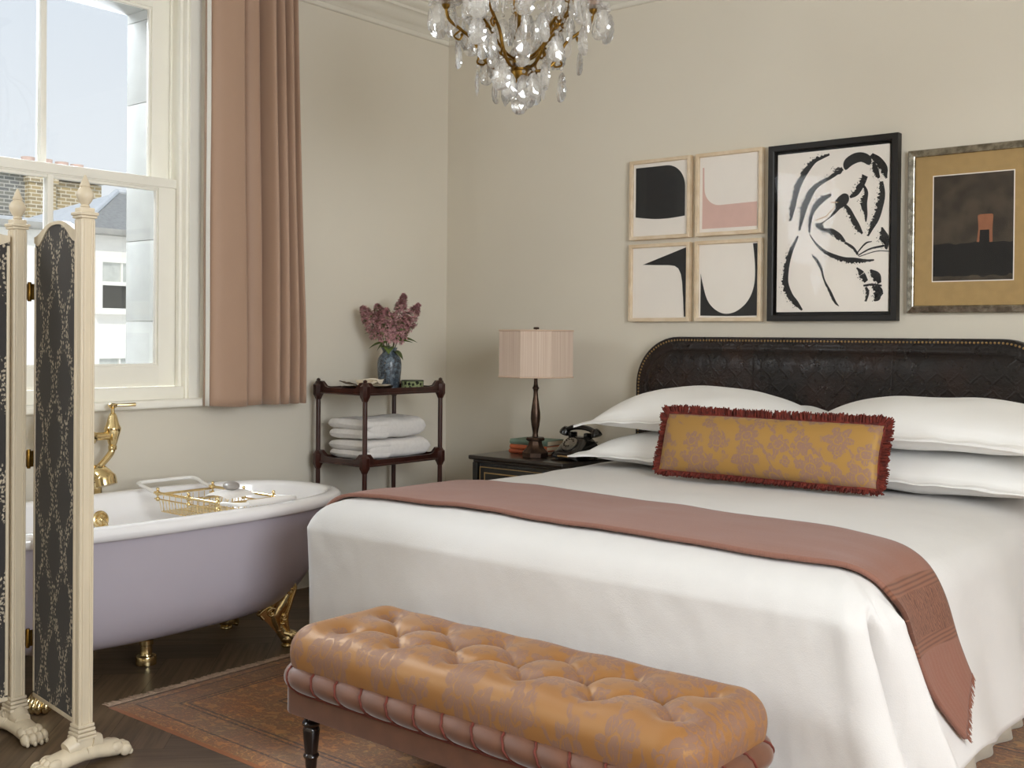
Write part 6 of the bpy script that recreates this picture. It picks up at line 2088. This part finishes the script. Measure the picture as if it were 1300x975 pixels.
def area(name, loc, target, sx, sy, power, col, spread=None):
    l = bpy.data.lights.new(name, 'AREA')
    l.shape = 'RECTANGLE'; l.size = sx; l.size_y = sy; l.energy = power; l.color = col
    if spread: l.spread = spread
    o = bpy.data.objects.new(name, l)
    COL.objects.link(o)
    o.location = loc
    o.rotation_euler = (Vector(target)-Vector(loc)).to_track_quat('-Z', 'Y').to_euler()
    return o
SUN = bpy.data.lights.new('sun', 'SUN'); SUN.energy = 2.0; SUN.angle = 0.02; SUN.color = (1.0, 0.95, 0.86)
so = bpy.data.objects.new('sun', SUN); COL.objects.link(so)
so.location = (8, -8, 10)
so.rotation_euler = Vector((-0.62, 0.42, -0.66)).to_track_quat('-Z', 'Y').to_euler()
area('daylight_high', (-2.6, -1.7, 4.3), (1.2, -2.0, 0.6), 3.0, 2.0, 950, (0.84, 0.92, 1.0))
area('daylight_garden_side', (-1.9, 0.9, 2.2), (1.0, -3.2, 0.9), 1.8, 2.0, 1050, (0.80, 0.88, 1.0))
area('fill_light_far', (-0.26, -4.7, 1.88), (3.0, -3.3, 1.0), 1.2, 1.75, 135, (0.88, 0.94, 1.0))  # fill lamp added behind the unseen second window
area('fill_light_right', (RX+0.35, -3.7, 1.9), (0.0, -3.2, 1.4), 2.2, 1.7, 170, (0.92, 0.96, 1.0))  # fill lamp added outside the right-wall opening, brightens the window wall and trim

# ------------------------------------------------------------------ camera
cam = bpy.data.cameras.new('camera')
co = bpy.data.objects.new('camera', cam); COL.objects.link(co)
F, YAW, PITCH, ROLL, CYP = 1396.84, 0.687957, 0.0087626, -0.0087383, 441.09
r = Vector((math.cos(YAW), math.sin(YAW), 0)); f = Vector((-math.sin(YAW), math.cos(YAW), 0)); d = Vector((0, 0, -1))
f2 = f*math.cos(PITCH)+d*math.sin(PITCH); d2 = d*math.cos(PITCH)-f*math.sin(PITCH)
r3 = r*math.cos(ROLL)+d2*math.sin(ROLL); d3 = d2*math.cos(ROLL)-r*math.sin(ROLL)
M = Matrix(((r3.x, -d3.x, -f2.x, 4.251), (r3.y, -d3.y, -f2.y, -4.584), (r3.z, -d3.z, -f2.z, 1.25), (0, 0, 0, 1)))
co.matrix_world = M
cam.sensor_width = 36.0
cam.lens = F/1300*36.0
cam.shift_y = -(487.5-CYP)/1300
cam.clip_start = 0.05; cam.clip_end = 200
scn.camera = co
scn.view_settings.view_transform = 'Standard'
scn.view_settings.look = 'None'
scn.view_settings.gamma = 1.0
scn.view_settings.exposure = -0.07
scn.view_settings.use_curve_mapping = False
scn.cycles.use_denoising = True
scn.cycles.max_bounces = 10
scn.cycles.diffuse_bounces = 6
scn.cycles.transmission_bounces = 10
scn.cycles.transparent_max_bounces = 24
scn.cycles.sample_clamp_indirect = 6.0
